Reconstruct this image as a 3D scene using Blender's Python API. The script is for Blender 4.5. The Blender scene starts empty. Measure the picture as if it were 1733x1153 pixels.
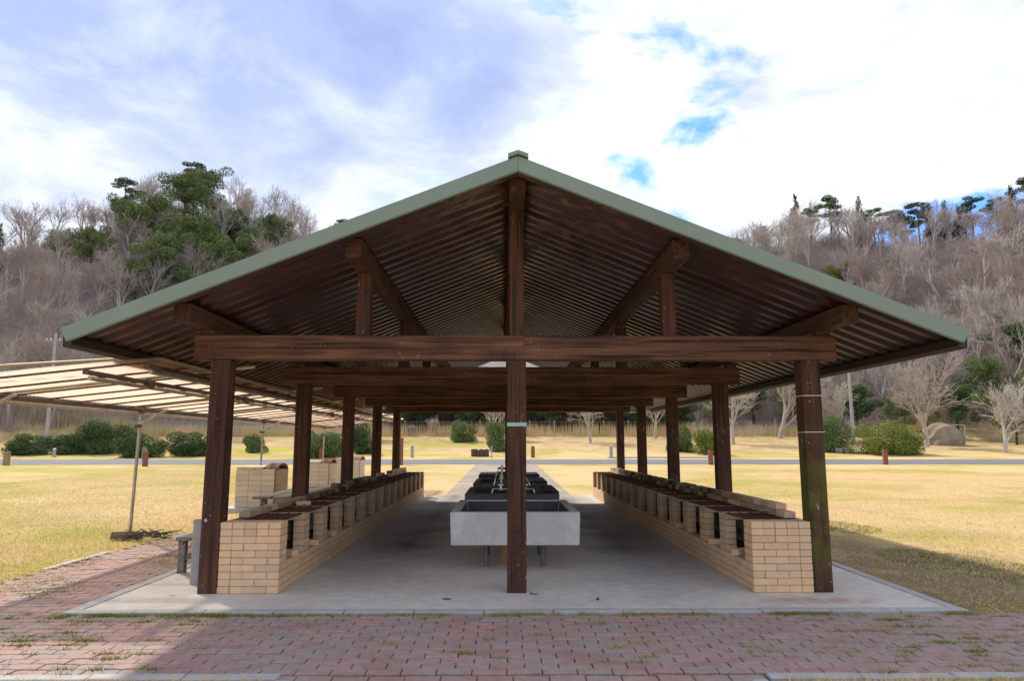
import bpy, bmesh, math, random
import numpy as np
from mathutils import Vector, Matrix, Euler
R = math.radians
scene = bpy.context.scene
COL = scene.collection

# ---------------------------------------------------------------- camera
cd = bpy.data.cameras.new('camera'); cam = bpy.data.objects.new('camera', cd); COL.objects.link(cam)
cam.location = (-.131, -7.202, 1.445)
cam.rotation_euler = Euler((R(90) + .1451, 0, -.0115), 'XYZ')
cd.sensor_width = 36; cd.lens = 36 * 1200 / 1733
cd.clip_start = .05; cd.clip_end = 1500
scene.camera = cam

# ---------------------------------------------------------------- world / sky
SUN_AZ = R(-43)      # left of +Y
SUN_EL = R(45)
world = bpy.data.worlds.new('World'); scene.world = world; world.use_nodes = True
wt = world.node_tree; wt.nodes.clear()
def N(t, kind, **kw):
    n = t.nodes.new(kind)
    for k, v in kw.items():
        if k == 'inp':
            for kk, vv in v.items(): n.inputs[kk].default_value = vv
        else: setattr(n, k, v)
    return n
def ramp(t, stops, src=None, interp='LINEAR'):
    n = t.nodes.new('ShaderNodeValToRGB'); n.color_ramp.interpolation = interp
    el = n.color_ramp.elements
    while len(el) < len(stops): el.new(.5)
    for e, (p, c) in zip(el, stops):
        e.position = p; e.color = (c, c, c, 1) if isinstance(c, (int, float)) else (*c[:3], 1)
    if src is not None: t.links.new(src, n.inputs[0])
    return n
def build_sky():
    t = wt; L = t.links.new
    sky = N(t, 'ShaderNodeTexSky', sky_type='NISHITA'); sky.sun_disc = False
    sky.sun_elevation = SUN_EL; sky.sun_rotation = SUN_AZ; sky.air_density = 1.2; sky.dust_density = .6; sky.ozone_density = 1.5
    tc = N(t, 'ShaderNodeTexCoord')
    sep = N(t, 'ShaderNodeSeparateXYZ'); L(tc.outputs['Generated'], sep.inputs[0])
    den = N(t, 'ShaderNodeMath', operation='ADD', inp={1: .28}); L(sep.outputs[2], den.inputs[0])
    den2 = N(t, 'ShaderNodeMath', operation='MAXIMUM', inp={1: .12}); L(den.outputs[0], den2.inputs[0])
    px = N(t, 'ShaderNodeMath', operation='DIVIDE'); L(sep.outputs[0], px.inputs[0]); L(den2.outputs[0], px.inputs[1])
    py = N(t, 'ShaderNodeMath', operation='DIVIDE'); L(sep.outputs[1], py.inputs[0]); L(den2.outputs[0], py.inputs[1])
    cmb = N(t, 'ShaderNodeCombineXYZ'); L(px.outputs[0], cmb.inputs[0]); L(py.outputs[0], cmb.inputs[1])
    # coverage: patches of blue in the broken cloud
    n1 = N(t, 'ShaderNodeTexNoise', inp={'Scale': 2.3, 'Detail': 9., 'Roughness': .58, 'Distortion': .25}); L(cmb.outputs[0], n1.inputs['Vector'])
    # large bank of grey-blue cloud to the left
    mp = N(t, 'ShaderNodeMapping'); mp.inputs['Location'].default_value = (3.1, 1.7, 0); L(cmb.outputs[0], mp.inputs[0])
    n2 = N(t, 'ShaderNodeTexNoise', inp={'Scale': .9, 'Detail': 7., 'Roughness': .5, 'Distortion': .6}); L(mp.outputs[0], n2.inputs['Vector'])
    # bank mask: x position with noisy edge
    e1 = N(t, 'ShaderNodeMath', operation='MULTIPLY_ADD', inp={1: .9}); L(n2.outputs[0], e1.inputs[0])
    negx = N(t, 'ShaderNodeMath', operation='MULTIPLY', inp={1: -.62}); L(px.outputs[0], negx.inputs[0]); L(negx.outputs[0], e1.inputs[2])
    eh = N(t, 'ShaderNodeMath', operation='MULTIPLY', inp={1: .4}); L(e1.outputs[0], eh.inputs[0])
    bank = ramp(t, [(.168, 0.), (.24, 1.)], eh.outputs[0], 'EASE')
    far = ramp(t, [(.37, 1.), (.56, .0)], eh.outputs[0], 'EASE')
    gap = ramp(t, [(.385, 0.), (.46, 1.)], n1.outputs[0])
    cover = N(t, 'ShaderNodeMath', operation='MAXIMUM'); L(gap.outputs[0], cover.inputs[0]); L(bank.outputs[0], cover.inputs[1])
    n3 = N(t, 'ShaderNodeTexNoise', inp={'Scale': 3.4, 'Detail': 10., 'Roughness': .62, 'Distortion': .3}); L(mp.outputs[0], n3.inputs['Vector'])
    white = ramp(t, [(.33, (2.45, 2.75, 3.35)), (.48, (3.4, 3.6, 4.0)), (.64, (4.4, 4.44, 4.55))], n3.outputs[0])
    grey = ramp(t, [(.30, (1.35, 1.72, 3.0)), (.5, (1.8, 2.2, 3.5)), (.70, (2.9, 3.2, 4.2))], n3.outputs[0])
    bk = N(t, 'ShaderNodeMath', operation='MULTIPLY'); lowz = ramp(t, [(.27, .30), (.46, 1.)], sep.outputs[2], 'EASE'); fz = N(t, 'ShaderNodeMath', operation='MULTIPLY'); L(far.outputs[0], fz.inputs[0]); L(lowz.outputs[0], fz.inputs[1])
    L(bank.outputs[0], bk.inputs[0]); L(fz.outputs[0], bk.inputs[1])
    cl = N(t, 'ShaderNodeMix', data_type='RGBA'); L(bk.outputs[0], cl.inputs[0]); L(white.outputs[0], cl.inputs[6]); L(grey.outputs[0], cl.inputs[7])
    mx = N(t, 'ShaderNodeMix', data_type='RGBA'); sb = N(t, 'ShaderNodeMix', data_type='RGBA', blend_type='MULTIPLY', inp={0: 1.}); L(sky.outputs[0], sb.inputs[6]); sb.inputs[7].default_value = (.38, .60, 1.10, 1)
    L(cover.outputs[0], mx.inputs[0]); L(sb.outputs[2], mx.inputs[6]); L(cl.outputs[2], mx.inputs[7])
    bg = N(t, 'ShaderNodeBackground', inp={'Strength': .12}); L(mx.outputs[2], bg.inputs[0])
    out = N(t, 'ShaderNodeOutputWorld'); L(bg.outputs[0], out.inputs[0])
build_sky()
sd = bpy.data.lights.new('sun', 'SUN'); sun = bpy.data.objects.new('sun', sd); COL.objects.link(sun)
sd.energy = 2.0; sd.angle = R(2.2); sd.color = (1, .93, .8)
sun.rotation_euler = Vector((.68, -.73, -1.0)).to_track_quat('-Z', 'Y').to_euler()
vs = scene.view_settings; vs.view_transform = 'Standard'; vs.look = 'None'; vs.exposure = 1.33; vs.gamma = 1; vs.use_curve_mapping = False

# ---------------------------------------------------------------- helpers
def tag(o, label=None, cat=None, group=None, kind=None):
    if label: o['label'] = label
    if cat: o['category'] = cat
    if group: o['group'] = group
    if kind: o['kind'] = kind
    return o
def empty(name, loc=(0, 0, 0), rz=0):
    o = bpy.data.objects.new(name, None); COL.objects.link(o); o.location = loc; o.rotation_euler = (0, 0, rz)
    o.empty_display_size = .1
    return o
def link(name, me, parent=None, loc=(0, 0, 0), rot=(0, 0, 0)):
    o = bpy.data.objects.new(name, me); COL.objects.link(o); o.parent = parent; o.location = loc; o.rotation_euler = rot
    return o
def mesh(name, v, f, mat, smooth=False):
    me = bpy.data.meshes.new(name); me.from_pydata([tuple(p) for p in v], [], [tuple(q) for q in f]); 
    if mat: me.materials.append(mat)
    if smooth: me.polygons.foreach_set('use_smooth', [True] * len(me.polygons))
    me.update(); return me
def fast_mesh(name, V, F, mat, smooth=False):
    """V (n,3) array, F (m,k) array of k-gons"""
    V = np.asarray(V, np.float32); F = np.asarray(F, np.int32); k = F.shape[1]
    me = bpy.data.meshes.new(name); me.vertices.add(len(V)); me.vertices.foreach_set('co', V.ravel())
    me.loops.add(F.size); me.loops.foreach_set('vertex_index', F.ravel())
    me.polygons.add(len(F)); me.polygons.foreach_set('loop_start', np.arange(0, F.size, k, dtype=np.int32))
    try: me.polygons.foreach_set('loop_total', np.full(len(F), k, dtype=np.int32))
    except Exception: pass
    if smooth: me.polygons.foreach_set('use_smooth', np.ones(len(F), dtype=bool))
    if mat: me.materials.append(mat)
    me.update(calc_edges=True); me.validate(); return me
class MB:
    def __init__(s): s.bm = bmesh.new()
    def box(s, lo, hi, bevel=0., seg=1):
        lo = Vector(lo); hi = Vector(hi); c = (lo + hi) / 2; d = hi - lo
        r = bmesh.ops.create_cube(s.bm, size=1, matrix=Matrix.Translation(c) @ Matrix.Diagonal((abs(d.x), abs(d.y), abs(d.z), 1)))
        if bevel:
            es = list({e for v in r['verts'] for e in v.link_edges})
            bmesh.ops.bevel(s.bm, geom=es, offset=bevel, segments=seg, affect='EDGES', profile=.6)
        return s
    def cyl(s, p0, p1, r0, r1=None, n=12, caps=True):
        p0 = Vector(p0); p1 = Vector(p1); d = p1 - p0
        q = d.to_track_quat('Z', 'Y').to_matrix().to_4x4()
        bmesh.ops.create_cone(s.bm, cap_ends=caps, segments=n, radius1=r0, radius2=r0 if r1 is None else r1, depth=d.length,
                              matrix=Matrix.Translation((p0 + p1) / 2) @ q)
        return s
    def prism(s, prof, axis, a, b):
        """closed profile (list of 2d) extruded along axis from a to b"""
        def P(u, v, w): return {'x': (w, u, v), 'y': (u, w, v), 'z': (u, v, w)}[axis]
        A = [s.bm.verts.new(P(u, v, a)) for u, v in prof]; B = [s.bm.verts.new(P(u, v, b)) for u, v in prof]
        n = len(prof)
        for i in range(n): s.bm.faces.new((A[i], A[(i + 1) % n], B[(i + 1) % n], B[i]))
        s.bm.faces.new(A[::-1]); s.bm.faces.new(B)
        return s
    def jitter(s, amt, rng):
        for v in s.bm.verts: v.co += Vector((rng.uniform(-amt, amt), rng.uniform(-amt, amt), rng.uniform(-amt, amt)))
        return s
    def mesh(s, name, mat, smooth=False):
        bmesh.ops.recalc_face_normals(s.bm, faces=s.bm.faces)
        me = bpy.data.meshes.new(name); s.bm.to_mesh(me); s.bm.free()
        if mat: me.materials.append(mat)
        if smooth: me.polygons.foreach_set('use_smooth', [True] * len(me.polygons))
        return me
    def build(s, name, mat, parent=None, loc=(0, 0, 0), rot=(0, 0, 0), smooth=False):
        return link(name, s.mesh(name, mat, smooth), parent, loc, rot)
def box_local(name, lo, hi, mat, parent, bevel=.006):
    """box whose object origin sits at its own centre"""
    lo = Vector(lo); hi = Vector(hi); c = (lo + hi) / 2
    return MB().box(lo - c, hi - c, bevel).build(name, mat, parent, c)
def tubes(P0, P1, R0, R1, k=3):
    P0 = np.asarray(P0, float); P1 = np.asarray(P1, float); R0 = np.asarray(R0)[:, None]; R1 = np.asarray(R1)[:, None]
    d = P1 - P0; d /= np.linalg.norm(d, axis=1)[:, None] + 1e-9
    a = np.where(np.abs(d[:, 2:3]) > .9, np.array([[1., 0, 0]]), np.array([[0, 0, 1.]]))
    u = np.cross(d, a); u /= np.linalg.norm(u, axis=1)[:, None] + 1e-9; w = np.cross(d, u)
    n = len(P0); V = np.zeros((n, 2 * k, 3))
    for i in range(k):
        t = 2 * math.pi * i / k
        o = u * math.cos(t) + w * math.sin(t)
        V[:, i] = P0 + o * R0; V[:, k + i] = P1 + o * R1
    base = (np.arange(n) * 2 * k)[:, None]
    F = np.concatenate([base + np.array([[i, (i + 1) % k, k + (i + 1) % k, k + i]]) for i in range(k)])
    return V.reshape(-1, 3), F

# ---------------------------------------------------------------- materials
def newmat(name):
    m = bpy.data.materials.new(name); m.use_nodes = True; t = m.node_tree
    b = t.nodes['Principled BSDF']; return m, t, b
def coords(t, kind='Object', scale=(1, 1, 1), rnd=0.):
    tc = N(t, 'ShaderNodeTexCoord'); mp = N(t, 'ShaderNodeMapping'); mp.inputs['Scale'].default_value = scale
    t.links.new(tc.outputs[kind], mp.inputs[0]); src = mp.outputs[0]
    if rnd:
        oi = N(t, 'ShaderNodeObjectInfo'); ml = N(t, 'ShaderNodeVectorMath', operation='SCALE'); ml.inputs[0].default_value = (rnd, rnd * .7, rnd * 1.3)
        t.links.new(oi.outputs['Random'], ml.inputs['Scale']); ad = N(t, 'ShaderNodeVectorMath', operation='ADD')
        t.links.new(src, ad.inputs[0]); t.links.new(ml.outputs[0], ad.inputs[1]); src = ad.outputs[0]
    return src
def noise(t, src, scale, detail=6, rough=.55, dist=0):
    n = N(t, 'ShaderNodeTexNoise', inp={'Scale': scale, 'Detail': float(detail), 'Roughness': rough, 'Distortion': float(dist)})
    if src is not None: t.links.new(src, n.inputs['Vector'])
    return n.outputs['Fac']
def mix(t, fac, a, b, mode='MIX'):
    n = N(t, 'ShaderNodeMix', data_type='RGBA', blend_type=mode)
    for i, x in ((0, fac), (6, a), (7, b)):
        if isinstance(x, (int, float)): n.inputs[i].default_value = x
        elif isinstance(x, tuple): n.inputs[i].default_value = (*x[:3], 1)
        else: t.links.new(x, n.inputs[i])
    return n.outputs[2]
def math_(t, op, a, b=None, c=None, clamp=False):
    n = N(t, 'ShaderNodeMath', operation=op); n.use_clamp = clamp
    for i, x in enumerate((a, b, c)):
        if x is None: continue
        if isinstance(x, (int, float)): n.inputs[i].default_value = x
        else: t.links.new(x, n.inputs[i])
    return n.outputs[0]
def bump(t, b, h, strength=.3, dist=.01):
    n = N(t, 'ShaderNodeBump', inp={'Strength': strength, 'Distance': dist}); t.links.new(h, n.inputs['Height']); t.links.new(n.outputs[0], b.inputs['Normal'])
def sepxyz(t, src):
    n = N(t, 'ShaderNodeSeparateXYZ'); t.links.new(src, n.inputs[0]); return n.outputs
def posn(t):
    g = N(t, 'ShaderNodeNewGeometry'); return g.outputs['Position']

def wood_mat(name, axis, c0, c1, flecks=.0, moss=False, rough=.75):
    m, t, b = newmat(name); L = t.links.new
    sc = {'x': (1.2, 22, 22), 'y': (22, 1.2, 22), 'z': (22, 22, 1.2)}[axis]
    s = coords(t, 'Object', sc, 17.)
    s2 = coords(t, 'Object', (1, 1, 1), 9.)
    g = noise(t, s, 1., 6, .62, .35)
    big = noise(t, s2, 1.7, 4)
    col = mix(t, ramp(t, [(.3, 0.), (.7, 1.)], g).outputs[0], c0, c1)
    col = mix(t, ramp(t, [(.35, 0.), (.75, .55)], big).outputs[0], col, tuple(x * .45 for x in c0))
    # long drying cracks
    sc2 = {'x': (.7, 30, 30), 'y': (30, .7, 30), 'z': (30, 30, .7)}[axis]
    cr = noise(t, coords(t, 'Object', sc2, 31.), 1., 3, .5, .2)
    crk = ramp(t, [(.35, 1.), (.42, 0.)], cr).outputs[0]
    col = mix(t, math_(t, 'MULTIPLY', crk, .8), col, (.012, .008, .006))
    if flecks:
        f1 = noise(t, s2, 24., 3, .6); f2 = noise(t, s2, 3.2, 2)
        fl = math_(t, 'MULTIPLY', ramp(t, [(.63, 0.), (.67, 1.)], f1).outputs[0], ramp(t, [(.5, 0.), (.66, 1.)], f2).outputs[0])
        col = mix(t, math_(t, 'MULTIPLY', fl, flecks), col, (.55, .52, .48))
    if moss:
        z = sepxyz(t, coords(t, 'Object'))
        ms = math_(t, 'MULTIPLY', ramp(t, [(.34, 0.), (.5, 1.)], noise(t, s2, 2.6, 5)).outputs[0],
                   ramp(t, [(.0, .0), (.25, 1.), (.62, 1.), (.8, 0.)], math_(t, 'MULTIPLY_ADD', z[2], .42, .5)).outputs[0])
        col = mix(t, math_(t, 'MULTIPLY', ms, .65), col, (.11, .12, .015))
    L(col, b.inputs['Base Color']); b.inputs['Roughness'].default_value = rough; b.inputs['Specular IOR Level'].default_value = .3
    h = math_(t, 'SUBTRACT', g, math_(t, 'MULTIPLY', crk, 1.2))
    bump(t, b, h, .55, .008)
    return m
W0, W1 = (.038, .014, .009), (.135, .058, .033)
M = {}
for ax in 'xyz': M['wood_' + ax] = wood_mat('stained_timber_' + ax, ax, W0, W1 if ax != 'x' else (.23, .105, .056), .9 if ax == 'z' else .25)
M['wood_moss'] = wood_mat('mossy_timber', 'z', W0, W1, .9, True)
M['wood_end'] = wood_mat('purlin_timber', 'y', (.045, .020, .013), (.14, .068, .042), .15)
M['grey_wood'] = wood_mat('weathered_grey_wood', 'y', (.16, .145, .13), (.34, .31, .28))
M['dark_board'] = wood_mat('wet_dark_board', 'y', (.035, .030, .028), (.10, .088, .08))
M['old_batten'] = wood_mat('rotten_batten', 'y', (.05, .035, .027), (.2, .14, .10))

def simple(name, c, rough=.6, metal=0., nz=0., nscale=8., spec=.4, c2=None, bmp=0.):
    m, t, b = newmat(name); s = coords(t, 'Object', (1, 1, 1), 7.)
    c2 = c2 or tuple(x * .55 for x in c)
    n = noise(t, s, nscale, 6, .6)
    col = mix(t, math_(t, 'MULTIPLY', ramp(t, [(.35, 0.), (.7, 1.)], n).outputs[0], nz), c, c2)
    t.links.new(col, b.inputs['Base Color']); b.inputs['Roughness'].default_value = rough; b.inputs['Metallic'].default_value = metal
    b.inputs['Specular IOR Level'].default_value = spec
    if bmp: bump(t, b, noise(t, s, nscale * 6, 4), bmp, .004)
    return m
M['fascia'] = simple('sage_green_fascia', (.20, .262, .212), .45, 0, .6, 1.3, .4, (.165, .215, .175))
M['fascia_dark'] = simple('dark_eave_trim', (.035, .022, .018), .6, 0, .4, 3.)
M['pipe'] = simple('galvanised_pipe', (.42, .40, .36), .45, .55, .7, 5., .4, (.25, .19, .13))
M['clamp'] = simple('rusty_clamp', (.16, .11, .07), .8, .2, .8, 20.)
M['steel_leg'] = simple('grey_sink_leg', (.17, .18, .185), .5, .3, .4, 6.)
M['chrome'] = simple('tap_metal', (.62, .62, .6), .28, .9, .4, 20.)
M['rust'] = simple('rusty_grate', (.14, .052, .03), .8, .25, .8, 25., .3, (.055, .025, .018))
M['tape'] = simple('mint_green_tape', (.33, .60, .47), .5, 0, .25, 10.)
M['wire'] = simple('pale_string', (.6, .58, .52), .7)
M['drum'] = simple('grey_drum', (.34, .34, .33), .55, .2, .5, 4.)
M['stone'] = simple('rough_boulder', (.33, .29, .22), .9, 0, .8, 1.8, .2, (.17, .14, .10), .6)
M['block'] = simple('concrete_block_weight', (.20, .16, .12), .9, 0, .7, 6., .2, None, .5)
M['bamboo'] = simple('yellow_bamboo', (.42, .32, .13), .5, 0, .6, 3.)
M['red_wood'] = simple('red_brown_bollard', (.23, .085, .055), .7, 0, .5, 5.)
M['tan_wood'] = simple('tan_bollard', (.30, .22, .12), .75, 0, .6, 5.)
M['grey_post'] = simple('grey_bollard', (.36, .37, .37), .6, 0, .4, 6.)
M['white_cap'] = simple('white_cap', (.75, .75, .73), .5)
M['gate'] = simple('pale_blue_paint', (.33, .50, .58), .5, 0, .3, 3.)
M['util'] = simple('concrete_pole', (.40, .39, .38), .8, 0, .4, 2.)
M['vault'] = simple('terracotta_vault', (.20, .12, .075), .85, 0, .7, 8.)
M['leaf'] = simple('dry_leaf', (.13, .075, .045), .8)
M['tan_pier'] = simple('tan_brick_pier', (.42, .25, .13), .85, 0, .4, 7.)
M['fence_post'] = simple('weathered_fence_post', (.42, .38, .32), .8, 0, .5, 5.)

def brick_mat(name, c, cv, soot=0., pit=False):
    m, t, b = newmat(name); oi = N(t, 'ShaderNodeObjectInfo')
    p = posn(t)
    # one tint per brick: random per object plus a cell value for the joined bricks
    mp = N(t, 'ShaderNodeMapping'); mp.inputs['Scale'].default_value = (8.4, 4.2, 14.7); t.links.new(p, mp.inputs[0])
    wn = N(t, 'ShaderNodeTexWhiteNoise'); 
    fl = N(t, 'ShaderNodeVectorMath', operation='FLOOR'); t.links.new(mp.outputs[0], fl.inputs[0]); t.links.new(fl.outputs[0], wn.inputs['Vector'])
    col = ramp(t, [(0., c), (.45, cv), (.7, tuple(min(1, x * k_) for x, k_ in zip(c, (1.0, .95, .89)))), (.9, tuple(x * .90 for x in cv)), (1., c)], oi.outputs['Random']).outputs[0]
    n = noise(t, p, 9., 5, .6)
    col = mix(t, math_(t, 'MULTIPLY', ramp(t, [(.4, 0.), (.75, 1.)], n).outputs[0], .35), col, tuple(x * .6 for x in c))
    n2 = noise(t, p, 55., 3, .6)
    col = mix(t, math_(t, 'MULTIPLY', ramp(t, [(.58, 0.), (.7, 1.)], n2).outputs[0], .3), col, tuple(x * .5 for x in c))
    if soot:
        sn = noise(t, p, 2.3, 6, .65)
        col = mix(t, math_(t, 'MULTIPLY', ramp(t, [(.38, 0.), (.6, 1.)], sn).outputs[0], soot), col, (.02, .018, .017))
    if pit:   # soot baked on inside the fire pits
        q = sepxyz(t, p); ax = math_(t, 'ABSOLUTE', q[0])
        ins = ramp(t, [(.0, 0.), (.35, .35), (1., 1.)], math_(t, 'MULTIPLY', math_(t, 'SUBTRACT', ax, 2.36), 5.)).outputs[0]
        use = ramp(t, [(.0, .25), (.35, 1.), (.75, 1.), (1., .5)], math_(t, 'MULTIPLY', q[1], .085)).outputs[0]
        sn = ramp(t, [(.25, .45), (.6, 1.)], noise(t, p, 4., 5, .6)).outputs[0]
        col = mix(t, math_(t, 'MULTIPLY', math_(t, 'MULTIPLY', math_(t, 'MULTIPLY', ins, use), sn), .93), col, (.022, .017, .014))
    t.links.new(col, b.inputs['Base Color']); b.inputs['Roughness'].default_value = .85; b.inputs['Specular IOR Level'].default_value = .25
    bump(t, b, noise(t, p, 60., 4, .7), .35, .003)
    return m
BC, BV = (.80, .545, .325), (.70, .49, .315)
M['brick'] = brick_mat('fire_brick', BC, BV)
M['brick_grey'] = brick_mat('smoke_greyed_fire_brick', (.62, .44, .28), (.50, .38, .26), .4)
M['pier'] = brick_mat('pit_brick', (.74, .51, .31), (.60, .44, .29), .12, True)
M['pier_top'] = brick_mat('pier_top_brick', (.62, .47, .32), (.55, .43, .30), .25)
M['brick_soot'] = brick_mat('sooty_fire_brick', (.36, .27, .18), (.26, .20, .14), .95)
M['pale_block'] = brick_mat('pale_block', (.60, .53, .40), (.52, .46, .36))
M['mortar'] = simple('mortar', (.36, .26, .17), .95, 0, .5, 12.)
M['mortar_soot'] = simple('sooty_mortar', (.05, .042, .036), .95, 0, .5, 12.)

def concrete_mat(name, c, stain=0., slab=False):
    m, t, b = newmat(name); p = posn(t)
    a = noise(t, p, 1.1, 7, .6, .5); f = noise(t, p, 7., 8, .65); s = noise(t, p, 60., 3, .6)
    col = mix(t, ramp(t, [(.3, 0.), (.72, 1.)], f).outputs[0], c, tuple(x * .72 for x in c))
    col = mix(t, math_(t, 'MULTIPLY', ramp(t, [(.42, 0.), (.68, 1.)], a).outputs[0], .25 + stain * .3), col, tuple(x * .45 for x in c))
    col = mix(t, math_(t, 'MULTIPLY', ramp(t, [(.55, 0.), (.7, 1.)], s).outputs[0], .22), col, tuple(x * .55 for x in c))
    if slab:
        xyz = sepxyz(t, p)
        # grease and soot trodden in between the grills and the sinks
        ax = math_(t, 'ABSOLUTE', xyz[0])
        band = math_(t, 'SUBTRACT', 1., math_(t, 'MULTIPLY', math_(t, 'ABSOLUTE', math_(t, 'SUBTRACT', ax, 1.5)), 1.15), clamp=True)
        fy = ramp(t, [(.0, 0.), (.12, .25), (.32, 1.), (1., 1.)], math_(t, 'MULTIPLY', xyz[1], .1)).outputs[0]
        gs = noise(t, p, .75, 5, .55, .4)
        gm = math_(t, 'MULTIPLY', math_(t, 'MULTIPLY', band, fy), ramp(t, [(.28, 0.2), (.6, 1.)], gs).outputs[0])
        col = mix(t, math_(t, 'MULTIPLY', gm, .82), col, (.075, .062, .056))
        # rust stain by the right front post
        dx = math_(t, 'MULTIPLY', math_(t, 'SUBTRACT', xyz[0], 2.85), 1.6); dy = math_(t, 'MULTIPLY', math_(t, 'ADD', xyz[1], .36), 5.2)
        rr = math_(t, 'ADD', math_(t, 'MULTIPLY', dx, dx), math_(t, 'MULTIPLY', dy, dy))
        rs = math_(t, 'MULTIPLY', math_(t, 'SUBTRACT', 1., rr, clamp=True), ramp(t, [(.3, 0.), (.65, 1.)], noise(t, p, 5., 4)).outputs[0])
        col = mix(t, math_(t, 'MULTIPLY', rs, .75), col, (.33, .12, .05))
    t.links.new(col, b.inputs['Base Color']); b.inputs['Roughness'].default_value = .8; b.inputs['Specular IOR Level'].default_value = .3
    bump(t, b, noise(t, p, 40., 5, .7), .25, .004)
    return m
M['slab'] = concrete_mat('slab_concrete', (.74, .665, .575), .2, True)
M['kerb'] = concrete_mat('kerb_concrete', (.50, .49, .46), .1)
M['sink'] = concrete_mat('sink_concrete', (.70, .69, .66), .5)
M['sink_dark'] = concrete_mat('shaded_sink_concrete', (.17, .165, .16), .6)  # rear troughs: the shade under the roof is put into this darker concrete
M['basin'] = concrete_mat('dark_basin', (.10, .10, .105), .6)  # darker concrete lining the inside of every trough

def roof_mat():
    m, t, b = newmat('painted_roof_deck'); p = posn(t); xyz = sepxyz(t, p)
    mp = N(t, 'ShaderNodeMapping'); mp.inputs['Scale'].default_value = (1.2, 5., 1.2); t.links.new(p, mp.inputs[0])
    n = noise(t, mp.outputs[0], 1.6, 7, .62, .3)
    col = mix(t, ramp(t, [(.35, 0.), (.68, 1.)], n).outputs[0], (.026, .008, .009), (.056, .020, .020))
    # peeling paint along the ridge and in patches
    ax = math_(t, 'ABSOLUTE', xyz[0])
    near = ramp(t, [(.0, 1.), (.22, .9), (.5, .1), (1., 0.)], math_(t, 'MULTIPLY', ax, .4)).outputs[0]
    pn = noise(t, mp.outputs[0], 3.1, 6, .7, .6)
    pl = math_(t, 'MULTIPLY', ramp(t, [(.50, 0.), (.62, 1.)], pn).outputs[0], near)
    col = mix(t, math_(t, 'MULTIPLY', pl, .55), col, (.26, .17, .10))
    pn2 = noise(t, mp.outputs[0], 2.2, 5, .7, .4)
    col = mix(t, math_(t, 'MULTIPLY', ramp(t, [(.62, 0.), (.72, 1.)], pn2).outputs[0], .3), col, (.17, .11, .08))
    t.links.new(col, b.inputs['Base Color']); b.inputs['Roughness'].default_value = .31; b.inputs['Specular IOR Level'].default_value = .5
    return m
M['deck'] = roof_mat()

def panel_mat():
    m, t, b = newmat('peach_translucent_panel'); t.nodes.remove(b); L = t.links.new
    out = t.nodes['Material Output']
    n = noise(t, coords(t, 'Object', (1, 1, 1), 5.), 2.5, 5)
    col = mix(t, n, (.92, .74, .60), (.86, .64, .49))
    tr = N(t, 'ShaderNodeBsdfTranslucent'); L(col, tr.inputs[0])
    tp = N(t, 'ShaderNodeBsdfTransparent'); tp.inputs[0].default_value = (1., .93, .85, 1)
    gl = N(t, 'ShaderNodeBsdfDiffuse'); L(col, gl.inputs[0])
    m1 = N(t, 'ShaderNodeMixShader', inp={0: .48}); L(tr.outputs[0], m1.inputs[1]); L(tp.outputs[0], m1.inputs[2])
    m2 = N(t, 'ShaderNodeMixShader', inp={0: .10}); L(m1.outputs[0], m2.inputs[1]); L(gl.outputs[0], m2.inputs[2])
    L(m2.outputs[0], out.inputs[0])
    return m
M['panel'] = panel_mat()

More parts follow.
